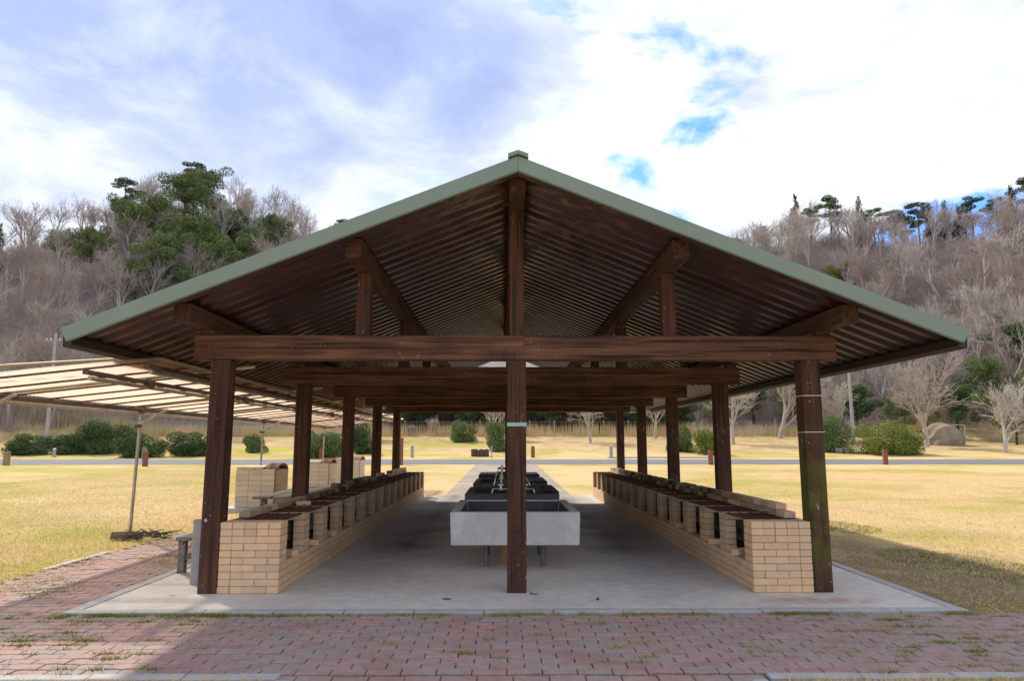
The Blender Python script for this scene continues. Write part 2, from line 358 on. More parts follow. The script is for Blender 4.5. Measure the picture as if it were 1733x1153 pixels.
def ground_mat():
    m, t, b = newmat('winter_lawn'); p = posn(t); xyz = sepxyz(t, p)
    big = noise(t, p, .16, 5, .55, .4); mid = noise(t, p, .9, 6, .6); fine = noise(t, p, 14., 5, .7); vf = noise(t, p, 70., 3, .7)
    gold = mix(t, ramp(t, [(.3, 0.), (.7, 1.)], fine).outputs[0], (.56, .385, .18), (.70, .51, .26))
    green = mix(t, ramp(t, [(.3, 0.), (.7, 1.)], fine).outputs[0], (.27, .26, .035), (.42, .38, .07))
    # greener to the left and on the far bank
    gl = math_(t, 'MULTIPLY', math_(t, 'ADD', xyz[0], 3.), -.05, clamp=True)
    gm = ramp(t, [(.47, 0.), (.62, 1.)], math_(t, 'ADD', big, math_(t, 'MULTIPLY', gl, .12))).outputs[0]
    gm = math_(t, 'MULTIPLY', gm, ramp(t, [(.3, .3), (.6, 1.)], mid).outputs[0])
    col = mix(t, math_(t, 'MULTIPLY', gm, .85), gold, green)
    pt = noise(t, p, .45, 6, .65, .6)
    col = mix(t, ramp(t, [(.5, 0.), (.7, .55)], pt).outputs[0], col, (.40, .27, .13))
    for (cx_, cy_, rx_, ry_) in ((-4.5, 58.5, 7., 4.2), (-20., 53., 5., 3.2), (-7., 47.5, 4.5, 1.4)):
        ex = math_(t, 'MULTIPLY', math_(t, 'SUBTRACT', xyz[0], cx_), 1 / rx_); ey = math_(t, 'MULTIPLY', math_(t, 'SUBTRACT', xyz[1], cy_), 1 / ry_)
        el_ = math_(t, 'ADD', math_(t, 'ADD', math_(t, 'MULTIPLY', ex, ex), math_(t, 'MULTIPLY', ey, ey)), math_(t, 'MULTIPLY', mid, .8))
        col = mix(t, ramp(t, [(.5, .9), (1., 0.)], math_(t, 'MULTIPLY', el_, .7)).outputs[0], col, (.42, .40, .035))
    # bare soil and dead grass on the bank under the trees
    by = math_(t, 'MULTIPLY', math_(t, 'SUBTRACT', xyz[1], 45.), .07, clamp=True)
    bs = math_(t, 'MULTIPLY', by, ramp(t, [(.35, .1), (.6, 1.)], mid).outputs[0])
    col = mix(t, math_(t, 'MULTIPLY', bs, .75), col, (.32, .22, .13))
    # worn soil right of the slab, with the pavilion's lawn shadow painted in
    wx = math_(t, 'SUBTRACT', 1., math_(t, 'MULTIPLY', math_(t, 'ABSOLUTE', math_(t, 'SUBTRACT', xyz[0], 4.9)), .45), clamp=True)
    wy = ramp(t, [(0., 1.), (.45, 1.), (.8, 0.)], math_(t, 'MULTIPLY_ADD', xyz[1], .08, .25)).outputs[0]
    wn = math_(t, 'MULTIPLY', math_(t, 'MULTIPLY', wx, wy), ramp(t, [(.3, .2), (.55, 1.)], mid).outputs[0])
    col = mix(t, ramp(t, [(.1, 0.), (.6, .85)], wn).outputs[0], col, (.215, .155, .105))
    col = mix(t, math_(t, 'MULTIPLY', ramp(t, [(.5, 0.), (.7, 1.)], vf).outputs[0], .35), col, (.20, .15, .06))
    t.links.new(col, b.inputs['Base Color']); b.inputs['Roughness'].default_value = .95; b.inputs['Specular IOR Level'].default_value = .1
    bump(t, b, math_(t, 'ADD', fine, math_(t, 'MULTIPLY', vf, .6)), .8, .03)
    return m
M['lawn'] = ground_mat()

def grass_mat(name, a, bcol, g):
    m, t, b = newmat(name); p = posn(t)
    wn = noise(t, p, 23., 2); big = noise(t, p, .35, 4)
    col = mix(t, ramp(t, [(.3, 0.), (.7, 1.)], wn).outputs[0], a, bcol)
    col = mix(t, ramp(t, [(.46, 0.), (.62, 1.)], big).outputs[0], col, g)
    t.links.new(col, b.inputs['Base Color']); b.inputs['Roughness'].default_value = .8; b.inputs['Specular IOR Level'].default_value = .15
    b.inputs['Subsurface Weight'].default_value = 0
    return m
M['dry_grass'] = grass_mat('dry_turf_blades', (.62, .43, .20), (.78, .58, .30), (.56, .47, .13))
M['weed'] = grass_mat('green_weeds', (.16, .19, .03), (.28, .30, .05), (.38, .32, .10))
M['reed'] = grass_mat('dry_reeds', (.55, .40, .21), (.68, .52, .30), (.45, .40, .17))

def leaf_mat(name, a, bcol, c):
    m, t, b = newmat(name); p = posn(t); oi = N(t, 'ShaderNodeObjectInfo')
    n = noise(t, p, 5., 3); f = noise(t, p, 31., 2)
    col = mix(t, ramp(t, [(.35, 0.), (.65, 1.)], n).outputs[0], a, bcol)
    col = mix(t, ramp(t, [(.5, 0.), (.7, .8)], f).outputs[0], col, c)
    t.links.new(col, b.inputs['Base Color']); b.inputs['Roughness'].default_value = .8; b.inputs['Specular IOR Level'].default_value = .12
    return m
M['leaf_dark'] = leaf_mat('dark_evergreen', (.05, .088, .035), (.085, .135, .048), (.14, .18, .06))
M['leaf_mid'] = leaf_mat('mid_evergreen', (.105, .155, .055), (.16, .21, .075), (.23, .26, .09))
M['leaf_yellow'] = leaf_mat('yellow_green_leaf', (.12, .165, .03), (.20, .235, .045), (.31, .31, .07))
M['leaf_red'] = leaf_mat('rusty_cedar', (.10, .055, .045), (.15, .085, .06), (.08, .07, .04))
def bark_mat(name, a, c):
    m, t, b = newmat(name); p = coords(t, 'Object', (1, 1, 1), 5.); oi = N(t, 'ShaderNodeObjectInfo')
    col = mix(t, noise(t, p, 3., 5), a, c)
    col = mix(t, math_(t, 'MULTIPLY', oi.outputs['Random'], .75), col, (a[0] * .62, a[1] * .55, a[2] * .5))
    t.links.new(col, b.inputs['Base Color']); b.inputs['Roughness'].default_value = .9; b.inputs['Specular IOR Level'].default_value = .15
    return m
M['bark_pale'] = bark_mat('pale_grey_bark', (.60, .54, .48), (.42, .36, .315))
M['bark'] = bark_mat('grey_brown_bark', (.55, .475, .44), (.37, .315, .29))
M['bark_dark'] = bark_mat('dark_bark', (.13, .10, .085), (.08, .06, .05))
def hill_mat():
    m, t, b = newmat('leaf_litter_slope'); p = posn(t)
    n = noise(t, p, .12, 5); f = noise(t, p, 1.5, 6, .7)
    col = mix(t, f, (.37, .29, .255), (.50, .41, .37)); col = mix(t, ramp(t, [(.45, 0.), (.65, .8)], n).outputs[0], col, (.22, .19, .12))
    t.links.new(col, b.inputs['Base Color']); b.inputs['Roughness'].default_value = 1; bump(t, b, f, 1., .4)
    return m
M['hill'] = hill_mat()
def asphalt_mat():
    m, t, b = newmat('asphalt'); p = posn(t)
    col = mix(t, noise(t, p, .5, 6), (.16, .16, .165), (.11, .11, .115)); col = mix(t, math_(t, 'MULTIPLY', noise(t, p, 40., 3), .4), col, (.2, .2, .2))
    t.links.new(col, b.inputs['Base Color']); b.inputs['Roughness'].default_value = .9
    return m
M['asphalt'] = asphalt_mat()
def paver_mat():
    m, t, b = newmat('red_interlocking_paver'); p = posn(t); oi = N(t, 'ShaderNodeObjectInfo')
    mp = N(t, 'ShaderNodeMapping'); mp.inputs['Scale'].default_value = (4.3, 8.7, 0); t.links.new(p, mp.inputs[0])
    v = N(t, 'ShaderNodeTexVoronoi', inp={'Scale': 1.}); t.links.new(mp.outputs[0], v.inputs['Vector'])
    sv = sepxyz(t, v.outputs['Color'])
    col = mix(t, sv[0], (.35, .205, .175), (.45, .275, .235))
    col = mix(t, math_(t, 'MULTIPLY', ramp(t, [(.55, 0.), (.8, 1.)], sv[1]).outputs[0], .7), col, (.34, .29, .26))
    big = noise(t, p, .8, 5, .6)
    col = mix(t, math_(t, 'MULTIPLY', ramp(t, [(.40, 0.), (.62, 1.)], big).outputs[0], .5), col, (.36, .295, .24))
    f = noise(t, p, 25., 6, .7)
    col = mix(t, math_(t, 'MULTIPLY', ramp(t, [(.45, 0.), (.7, 1.)], f).outputs[0], .45), col, (.15, .12, .095))
    t.links.new(col, b.inputs['Base Color']); b.inputs['Roughness'].default_value = .88; b.inputs['Specular IOR Level'].default_value = .2
    bump(t, b, noise(t, p, 70., 5, .7), .5, .005)
    return m
M['paver'] = paver_mat()
def worn_mat():
    m, t, b = newmat('worn_path'); p = posn(t)
    col = mix(t, noise(t, p, 1.2, 6, .6), (.30, .24, .20), (.25, .205, .17)); col = mix(t, ramp(t, [(.45, 0.), (.65, .8)], noise(t, p, .7, 6, .7, .5)).outputs[0], col, (.52, .40, .22))
    col = mix(t, math_(t, 'MULTIPLY', noise(t, p, 20., 4), .4), col, (.2, .16, .13))
    t.links.new(col, b.inputs['Base Color']); b.inputs['Roughness'].default_value = .95
    return m
M['worn_path'] = worn_mat()
def joint_mat():
    m, t, b = newmat('mossy_joint_soil'); p = posn(t)
    col = mix(t, ramp(t, [(.4, 0.), (.6, 1.)], noise(t, p, 2.5, 6, .65)).outputs[0], (.10, .08, .06), (.17, .17, .04))
    t.links.new(col, b.inputs['Base Color']); b.inputs['Roughness'].default_value = 1
    bump(t, b, noise(t, p, 60., 4), .6, .01)
    return m
M['joint'] = joint_mat()

# ---------------------------------------------------------------- terrain
TY = [-60, 15, 36, 43, 46, 56, 65, 72, 400]; TZ = [-.05, -.05, .19, .36, .5, 1.2, 2.1, 2.6, 2.6]
AZ = [-90, -60, -45, -36.2, -31.2, -26.3, -19.2, -12.3, -5, 5, 12, 18.5, 23.4, 28, 33.1, 37.6, 48, 60, 90]
TN = [.12, .17, .215, .225, .275, .322, .305, .275, .26, .23, .235, .255, .275, .268, .262, .258, .22, .17, .12]
CAMX, CAMY = -.131, -7.2
def zg(x, y):
    x = np.asarray(x, float); y = np.asarray(y, float)
    base = np.interp(y, TY, TZ)
    r = np.hypot(x - CAMX, y - CAMY); az = np.degrees(np.arctan2(x - CAMX, y - CAMY))
    tn = np.interp(az, AZ, TN)
    t = np.clip((r - 83) / 60, 0, 1); s = t * t * (3 - 2 * t) * .45 + t * .55
    top = tn * 140
    w = 1.2 * np.sin(x * .13 + 1.3) * np.cos(y * .11) + .7 * np.sin(x * .31 + y * .23)
    fall = np.clip((r - 140) / 200, 0, 1) * 30
    return base + s * (top - base) + w * np.clip(t * 3, 0, 1) - fall
def grid(name, xs, ys, zf, mat, kind='structure'):
    X, Y = np.meshgrid(xs, ys); Z = zf(X, Y)
    V = np.stack([X, Y, Z], -1).reshape(-1, 3); nx = len(xs)
    i = np.arange((len(ys) - 1) * (nx - 1)); r_, c_ = i // (nx - 1), i % (nx - 1); a = r_ * nx + c_
    F = np.stack([a, a + 1, a + nx + 1, a + nx], -1)
    o = link(name, fast_mesh(name, V, F, mat, True)); 
    if kind: o['kind'] = kind
    return o
xs = np.concatenate([np.arange(-240, -30, 6), np.arange(-30, 30, 1.), np.arange(30, 241, 6)])
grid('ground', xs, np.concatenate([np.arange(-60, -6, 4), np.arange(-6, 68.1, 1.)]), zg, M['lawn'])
grid('hillside', np.arange(-240, 241, 4.), np.concatenate([np.arange(68, 160, 3.), np.arange(160, 330, 10)]), zg, M['hill'])
# road with a pale kerb and the paved path that leads to it
def strip(name, x0, x1, y0, y1, dz, mat, kind='structure', nx=80, ny=8, par=None):
    o = grid(name, np.linspace(x0, x1, nx), np.linspace(y0, y1, ny), lambda X, Y: zg(X, Y) + dz, mat, kind)
    o.parent = par; return o
road = strip('road', -110, 110, 36.6, 42.9, .012, M['asphalt'])
strip('verge_path', -1.85, 1.85, 13.3, 36.7, .006, M['worn_path'], ny=24)
strip('parking_bay', 7.5, 16, 44.2, 45.8, .012, M['asphalt'], nx=12)

# ---------------------------------------------------------------- slab, kerbs, pavers
slab = MB().box((-3.82, -.66, -.25), (3.82, 13.55, 0), .004).build('concrete_slab', M['slab']); tag(slab, kind='structure')
def kerb_run(p0, p1, w, z1, name='kerb_stone', ln=.6, parent=None):
    p0 = Vector(p0); p1 = Vector(p1); d = p1 - p0; n = max(1, round(d.length / ln)); l = d.length / n
    ang = math.atan2(d.y, d.x)
    me = MB().box((.003, 0, -.2), (l - .003, w, 0), .006).mesh('kerb_stone', M['kerb'])
    for i in range(n):
        p = p0 + d * (i / n); link('kerb_stone', me, parent, (p.x, p.y, z1 + random.uniform(-.003, .003)), (0, 0, ang))
random.seed(3)
kr = empty('slab_kerb'); tag(kr, kind='structure')
kerb_run((-3.94, -.785, 0), (3.94, -.785, 0), .122, .006, parent=kr)
kerb_run((-3.825, -.66, 0), (-3.825, 13.5, 0), .115, .006, parent=kr)
kerb_run((3.94, -.66, 0), (3.94, 13.5, 0), .115, .006, parent=kr)
er = empty('lawn_edging'); tag(er, kind='structure')
kerb_run((-7.5, -2.5, 0), (-1.55, -2.5, 0), .1, -.006, parent=er)
kerb_run((-1.55, -2.52, 0), (-1.75, -5.4, 0), .1, -.006, parent=er)
kerb_run((1.55, -2.5, 0), (7.5, -2.5, 0), .1, -.012, parent=er)
kerb_run((1.62, -5.4, 0), (1.52, -2.52, 0), .1, -.012, parent=er)
kerb_run((-5.5, 1.5, 0), (-5.5, 2.9, 0), .09, -.012, parent=er)


paving = grid('paving', np.array([-7.5, -3.95, 3.95, 7.5]), np.array([-2.4, -.8]), lambda X, Y: X * 0 - .034, M['joint'])
PL, PW = .228, .114
def paver_shape(l, w, d=.028, g=.0035):
    # zig-zag long edges
    n = 4; pts = []
    xs_ = [i * l / n for i in range(n + 1)]; a = .010
    for i, x in enumerate(xs_): pts.append((min(max(x, g), l - g), g + (a if i % 2 else -a) * .5 + a * .5))
    for i, x in reversed(list(enumerate(xs_))): pts.append((min(max(x, g), l - g), w - g + (a if i % 2 else -a) * .5 + a * .5))
    m = MB(); n_ = len(pts)
    lo = [m.bm.verts.new((x, y, -d)) for x, y in pts]
    mid = [m.bm.verts.new((x, y, -.005)) for x, y in pts]
    cx, cy = l / 2, w / 2
    hi = [m.bm.verts.new((x + math.copysign(.005, cx - x), y + math.copysign(.005, cy - y), 0)) for x, y in pts]
    for A, B in ((lo, mid), (mid, hi)):
        for i in range(n_): m.bm.faces.new((A[i], A[(i + 1) % n_], B[(i + 1) % n_], B[i]))
    m.bm.faces.new(hi)
    return m.mesh('paver', M['paver'])
pv = paver_shape(PL, PW)
spots = []
def fill(x0, x1, y0, y1, z=-.014):
    for j in range(int(round((y1 - y0) / PW))):
        off = (j % 2) * PL / 2 + (random.random() - .5) * .01
        x = x0 - off
        while x < x1 - .02:
            if x > x0 - PL: spots.append((x, y0 + j * PW + random.uniform(-.003, .003), z + random.gauss(0, .0022), random.gauss(0, .012)))
            x += PL
fill(-7.4, 7.4, -2.395, -.79); fill(-1.55, 1.5, -5.4, -2.4); fill(-5.4, -3.95, -.79, 5.2, -.016)
def px_of(x, y, z=0):
    d = Vector((x, y, z)) - cam.location; v = cam.rotation_euler.to_matrix().transposed() @ d
    return (866.5 + 1200 * v.x / -v.z, 576.5 - 1200 * v.y / -v.z, -v.z) if v.z < 0 else (0, 9999, .1)
def vis(s):
    u, v, d = px_of(s[0] + .1, s[1] + .05); return -40 < u < 1773 and v < 1175
spots = [s for s in spots]
inview = sorted([s for s in spots if vis(s)], key=lambda s: px_of(s[0], s[1])[2])
near = inview[:300]; nset = set(near)
for s in near: link('paver', pv, paving, s[:3], (random.gauss(0, .006), random.gauss(0, .008), s[3]))
VV = np.array([v.co[:] for v in pv.vertices]); rest = [s for s in spots if s not in nset]
vs_, fs_ = [], []; nv = 0; polys = [tuple(p.vertices) for p in pv.polygons]
for s in rest:
    c, sn = math.cos(s[3]), math.sin(s[3])
    q = np.stack([VV[:, 0] * c - VV[:, 1] * sn, VV[:, 0] * sn + VV[:, 1] * c, VV[:, 2]], 1) + np.array(s[:3])
    vs_.append(q); fs_ += [tuple(i + nv for i in p) for p in polys]; nv += len(q)
tag(link('paver_field', mesh('paver_field', np.concatenate(vs_), fs_, M['paver']), paving), kind='stuff')
strip('side_paving_bed', -5.46, -3.94, -.8, 5.2, .014, M['joint'], nx=4, ny=4)
strip('near_paving_bed', -1.62, 1.55, -5.4, -2.4, .016, M['joint'], nx=4, ny=4)

# ---------------------------------------------------------------- the pavilion
pav = empty('picnic_pavilion', (0, 0, 0)); tag(pav, 'long open timber pavilion with brown corrugated gable roof and sage green fascia', 'pavilion')
ZB, ZT = 2.30, 2.548; HALF = 3.29; SL = .40; ZR = 4.045
random.seed(11)
for i in range(5):
    y = i * 3.0
    for sx in (-1, 1):
        moss = (i == 0 and sx == 1)
        p = box_local('post', (sx * 3.015 - .095, y, -.005), (sx * 3.015 + .095, y + .19, ZB - .001), M['wood_moss'] if moss else M['wood_z'], pav, .007)
        if moss:
            p['label'] = 'front right post with green moss'
            for zz in (1.93, 1.56):
                MB().box((-.098, -.099, zz - 1.1475), (.098, .098, zz - 1.1475 + .008)).build('string', M['wire'], p)
    p = box_local('post', (-.095, y + .002, -.005), (.095, y + .188, ZB - .001), M['wood_z'], pav, .007)
    if i == 0:
        MB().box((-.0975, -.0955, .475), (.0975, .0955, .512), 0).build('tape_band', M['tape'], p)
    yb0, yb1 = y - .004, y + .186
    if i == 0:   # scarf-jointed front beam in two lengths
        zc = (ZB + ZT) / 2 - .03
        c = Vector((-1.6, y, (ZB + ZT) / 2))
        for sx in (-1, 1):
            prof = [(-HALF, ZB), (-.02, ZB), (-.02, zc), (.075, zc), (.075, ZT), (-HALF, ZT)] if sx < 0 else \
                   [(HALF, ZB), (-.018, ZB), (-.018, zc - .002), (.078, zc - .002), (.078, ZT), (HALF, ZT)]
            cx = sx * 1.6
            m = MB(); m.prism([(a - cx, b - c.z) for a, b in prof], 'y', -.095, .095)
            bmesh.ops.bevel(m.bm, geom=list(m.bm.edges), offset=.005, segments=1, affect='EDGES')
            m.build('beam', M['wood_x'], pav, (cx, (yb0 + yb1) / 2, c.z))
    else:
        box_local('beam', (-HALF, yb0, ZB), (HALF, yb1, ZT), M['wood_x'], pav, .007)
    box_local('king_post', (-.075, y + .02, ZT), (.075, y + .17, 3.90), M['wood_z'], pav, .006)
    for sx in (-1, 1):
        box_local('strut', (sx * 1.585 - .072, y + .022, ZT), (sx * 1.585 + .072, y + .168, 3.22), M['wood_z'], pav, .006)
        box_local('bearing_block', (sx * 3.185 - .07, y + .03, ZT), (sx * 3.185 + .07, y + .16, 2.602), M['wood_x'], pav, .004)
for x, z0, z1, w in ((0, 3.90, 4.03, .16), (-1.585, 3.22, 3.412, .16), (1.585, 3.22, 3.412, .16), (-3.185, 2.60, 2.772, .16), (3.185, 2.60, 2.772, .16)):
    box_local('purlin', (x - w / 2, -.56, z0), (x + w / 2, 12.75, z1), M['wood_end'], pav, .006)
# corrugated deck, one sheet each side, real folds
def deck(sx):
    pitch, h = .25, .052; y0, y1 = -.80, 13.0
    prof = []
    y = y0; k = 0
    while y < y1:
        for dy, dz in ((0, 0), (.085, 0), (.125, h), (.21, h)): prof.append((y + dy, dz))
        y += pitch
    prof = [(a, b) for a, b in prof if a <= y1]
    V, F = [], []
    for a, dz in prof:
        for x in (0, 4.10):
            z = ZR - SL * x
            V.append((sx * x, a, z + dz)); 
    n = len(prof)
    nb = len(V); V += [(x, y, z + .006) for x, y, z in V]
    for i in range(n - 1):
        a = 2 * i; F.append((a, a + 1, a + 3, a + 2)); F.append((nb + a, nb + a + 2, nb + a + 3, nb + a + 1))
        F.append((a + 1, nb + a + 1, nb + a + 3, a + 3))
    link('roof_deck', mesh('roof_deck', V, F, M['deck']), pav)
deck(-1); deck(1)
ca, sa = math.cos(math.atan(SL)), math.sin(math.atan(SL))
def fascia(sx, y0, y1):
    ln = 4.11 / ca; hw = .07
    # centre line from ridge (0, 4.06) down the slope; plumb cut at the ridge, square cut at the eave
    zc = 4.062
    t = Vector((sx * ca, -sa)); nrm = Vector((sx * sa, ca))
    e = Vector((0, zc)) + t * ln
    prof = [(0, zc + hw / ca), tuple(e + nrm * hw), tuple(e + t * -.012 - nrm * hw), (0, zc - hw / ca)]
    if sx < 0: prof = prof[::-1]
    m = MB(); m.prism(prof, 'y', y0, y1); bmesh.ops.bevel(m.bm, geom=list(m.bm.edges), offset=.006, segments=2, affect='EDGES')
    m.build('fascia', M['fascia'], pav)
for sx in (-1, 1):
    fascia(sx, -.845, -.803); fascia(sx, 13.003, 13.045)
    # eave board along each side, and its metal drip edge
    x0, x1 = 4.045, 4.11; z = ZR - SL * 4.08
    m = MB(); m.prism([(sx * x0, z - .075), (sx * x1, z - .10), (sx * (x1 + .012), z + .075), (sx * x0, z + .0)], 'y', -.80, 13.0)
    m.build('eave_board', M['fascia_dark'], pav)
    m = MB(); m.prism([(sx * 4.126, z - .095), (sx * 4.134, z - .097), (sx * 4.15, z + .09), (sx * 4.126, z + .1)], 'y', -.80, 13.0)
    m.build('drip_edge', M['fascia'], pav)
m = MB(); m.prism([(-.095, 4.150), (0, 4.185), (.095, 4.150), (.095, 4.112), (0, 4.150), (-.095, 4.112)], 'y', -.87, 13.07); m.build('ridge_cap', M['fascia'], pav)

# ---------------------------------------------------------------- brick grill rows
U, H = .238, .068
_bm = {}
def brick_mesh(dx, dy, dz, mat):
    k = (round(dx, 3), round(dy, 3), round(dz, 3), mat)
    if k not in _bm:
        g = .0022
        _bm[k] = MB().box((-dx / 2 + g, -dy / 2 + g, -dz / 2 + g), (dx / 2 - g, dy / 2 - g, dz / 2 - g), .004).mesh('brick', M[mat])
    return _bm[k]
def grill_row(sx):
    side = 'left' if sx < 0 else 'right'
    row = empty('brick_grill_row', (sx * 2.62, 0, 0))
    tag(row, f'long row of tan firebrick barbecue pits along the {side} posts', 'barbecue')
    XI = 2.325
    bricks = []   # (cx, cy, cz, dx, dy, dz, mat, priority)
    def add(u0, u1, y0, y1, c, mat='brick', n=1, pr=0, dz=H):
        bricks.append((sx * (XI + (u0 + u1) / 2), (y0 + y1) / 2, c * H + dz / 2, u1 - u0, y1 - y0, dz, mat, pr))
    rng = random.Random(5 + sx)
    NC = 15; P = 3.5 * U; LEN = NC * P + U; h2 = U / 2; W = 2.5 * U
    # end block facing the front
    for c in range(10):
        add(2 * U, W, 0, h2, c, pr=-5); add(2 * U, W, h2, U, c)
        if c >= 8:
            for k in range(4): add(k * h2, (k + 1) * h2, 0, U, c, pr=-5)
        elif c % 2 == 0:
            add(0, h2, 0, U, c, pr=-5); add(h2, h2 + U, 0, h2, c, pr=-5); add(h2 + U, 2 * U, 0, h2, c, pr=-5); add(h2, 2 * U, h2, U, c)
        else:
            add(0, U, 0, h2, c, pr=-5); add(U, 2 * U, 0, h2, c, pr=-5); add(0, U, h2, U, c, pr=-4); add(U, 2 * U, h2, U, c)
    # low wall below the openings: inner leaf in running bond
    for c in range(4):
        y = U + (0 if c % 2 == 0 else -h2 * 0)
        y0 = U
        first = True
        while y0 < LEN - .01:
            l = h2 if (first and c % 2) else U
            l = min(l, LEN - y0); add(0, h2, y0, y0 + l, c, pr=-2 if y0 < 7 else 3); y0 += l; first = False
    # piers and back wall
    for k in range(1, NC + 1):
        y0 = k * P
        far = k > 5
        for c in range(4, 10):
            mt = 'pier' if c < 9 else 'pier_top'; ms_ = mt
            if c == 9:      # pale tie course from the pier back to the rear wall
                add(0, U, y0, y0 + h2, c, mt, pr=-2 if not far else 2); add(0, U, y0 + h2, y0 + U, c, mt, pr=-1 if not far else 2)
                add(U, 2 * U, y0, y0 + h2, c, mt, pr=0 if not far else 3); add(U, 2 * U, y0 + h2, y0 + U, c, mt, pr=1 if not far else 4)
            elif c % 2 == 0:
                add(0, h2, y0, y0 + U, c, mt, pr=-2 if not far else 2)
            else:
                add(0, h2, y0, y0 + h2, c, mt, pr=-2 if not far else 2); add(0, h2, y0 + h2, y0 + U, c, mt, pr=-1 if not far else 2)
    for c in range(0, 10):
        y0 = U; first = True
        while y0 < LEN - .01:
            l = h2 if (first and c % 2) else U
            l = min(l, LEN - y0)
            add(2 * U, W, y0, y0 + l, c, 'brick' if c < 4 else 'brick_soot', pr=5); y0 += l; first = False
    # raised back courses, partly fallen
    for c, st in ((10, .42 if sx < 0 else .30), (11, 3.9 if sx < 0 else .52)):
        y0 = st
        while y0 < LEN - .3:
            drop = (c == 11 and (rng.random() < (.45 if sx < 0 else .22))) or (c == 10 and rng.random() < .03)
            if not drop: add(2 * U - .02, W - .02, y0, y0 + U, c, ('brick_soot' if rng.random() < .75 else 'brick_grey') if 2. < y0 < 10 else ('brick_grey' if rng.random() < .5 else 'brick'), pr=-3 if y0 < 6 else 1)
            y0 += U
    bricks.sort(key=lambda b: (b[7], b[1]))
    def jit(): return rng.gauss(0, .0012)
    for b in bricks[:300]:
        link('brick', brick_mesh(b[3], b[4], b[5], b[6]), row, (b[0] - row.location.x + jit(), b[1] + jit(), b[2]), (0, 0, rng.gauss(0, .003)))
    groups = {}
    for b in bricks[300:]: groups.setdefault(b[6], []).append(b)
    vs_, fs_, mi = [], [], []; nv = 0
    mats = list(groups)
    for gi, (mt, bl) in enumerate(groups.items()):
        for b in bl:
            me = brick_mesh(b[3], b[4], b[5], b[6]); q = np.array([v.co[:] for v in me.vertices]) + np.array([b[0] - row.location.x + jit(), b[1] + jit(), b[2]])
            vs_.append(q)
            for p in me.polygons: fs_.append(tuple(i + nv for i in p.vertices)); mi.append(gi)
            nv += len(q)
    me = mesh('rear_brickwork', np.concatenate(vs_), fs_, None)
    for mt in mats: me.materials.append(M[mt])
    me.polygons.foreach_set('material_index', mi)
    tag(link('rear_brickwork', me, row), kind='stuff')
    # mortar cores set back behind the brick faces
    q = .014
    m = MB(); x0 = XI - 2.62
    def core(u0, u1, y0, y1, z0, z1):
        a, b_ = sx * (x0 + u0), sx * (x0 + u1); m.box((min(a, b_), y0, z0), (max(a, b_), y1, z1))
    core(q, W - q, q, U - q, 0, 10 * H - q)
    for k in range(1, NC + 1): core(q, h2 - q, k * P + q, k * P + U - q, 4 * H + .012, 9 * H - .001); core(q, 2 * U - q, k * P + q, k * P + U - q, 9 * H + .012, 10 * H - q)
    core(q, h2 - q, U - q + .001, LEN - q, 0, 4 * H - .012)
    m.build('mortar', M['mortar'], row)
    m = MB()
    core(h2 - q + .001, W - q, U - q + .001, LEN - q - .001, 0, 4 * H - .004)
    core(2 * U + q, W - q, U + .001, LEN - q - .001, 4 * H, 10 * H - q)
    m.build('fire_bed', M['mortar_soot'], row)
    # steel grates laid over each pit
    gm = MB(); g0 = U - .025; g1 = P + .025
    for k in range(11):
        y = g0 + .02 + (g1 - g0 - .04) * k / 10
        gm.box((-.215, y - .004, 0), (.215, y + .004, .008))
    for x in (-.18, -.06, .06, .18): gm.box((x - .004, g0, .008), (x + .004, g1, .016))
    gme = gm.mesh('grill_grate', M['rust'])
    for k in range(NC):
        nth = ('first', 'second', 'third', 'fourth', 'fifth', 'sixth', 'seventh', 'eighth', 'ninth', 'tenth', 'eleventh', 'twelfth', 'thirteenth', 'fourteenth', 'last')[k]
        o = link('grill_grate', gme, None, (sx * (XI + .23 + rng.uniform(-.01, .01)), k * P + rng.uniform(-.006, .006), 10 * H - .002), (0, 0, rng.gauss(0, .008)))
        tag(o, f'rusty bar grate over the {nth} pit of the {side} grill row, counted from the front', 'grate', 'rusty grates on the grill rows')
    return row
grill_row(-1); grill_row(1)
# loose bricks left on ledges and tops
for loc, rz, lab in (((-2.66, 1.98, .696), .4, 'loose pale brick lying on the left grill row behind its third grate'),
                     ((2.40, .58, .306), .5, 'loose brick lying in the mouth of the first right pit'),
                     ((2.38, 1.40, .306), -.25, 'loose brick on the ledge of the second right pit'),
                     ((2.40, 3.05, .306), .2, 'loose brick on the ledge of the fourth right pit'),
                     ((-2.40, .55, .306), -.35, 'broken brick in the mouth of the first left pit'),
                     ((-2.38, 1.38, .306), .2, 'loose brick on the ledge of the second left pit'),
                     ((-2.39, 2.25, .306), -.4, 'loose brick on the ledge of the third left pit')):
    o = link('loose_brick', brick_mesh(.18, .11, H, 'brick'), None, loc, (0, 0, rz)); tag(o, lab, 'brick', 'loose bricks on the grill rows')

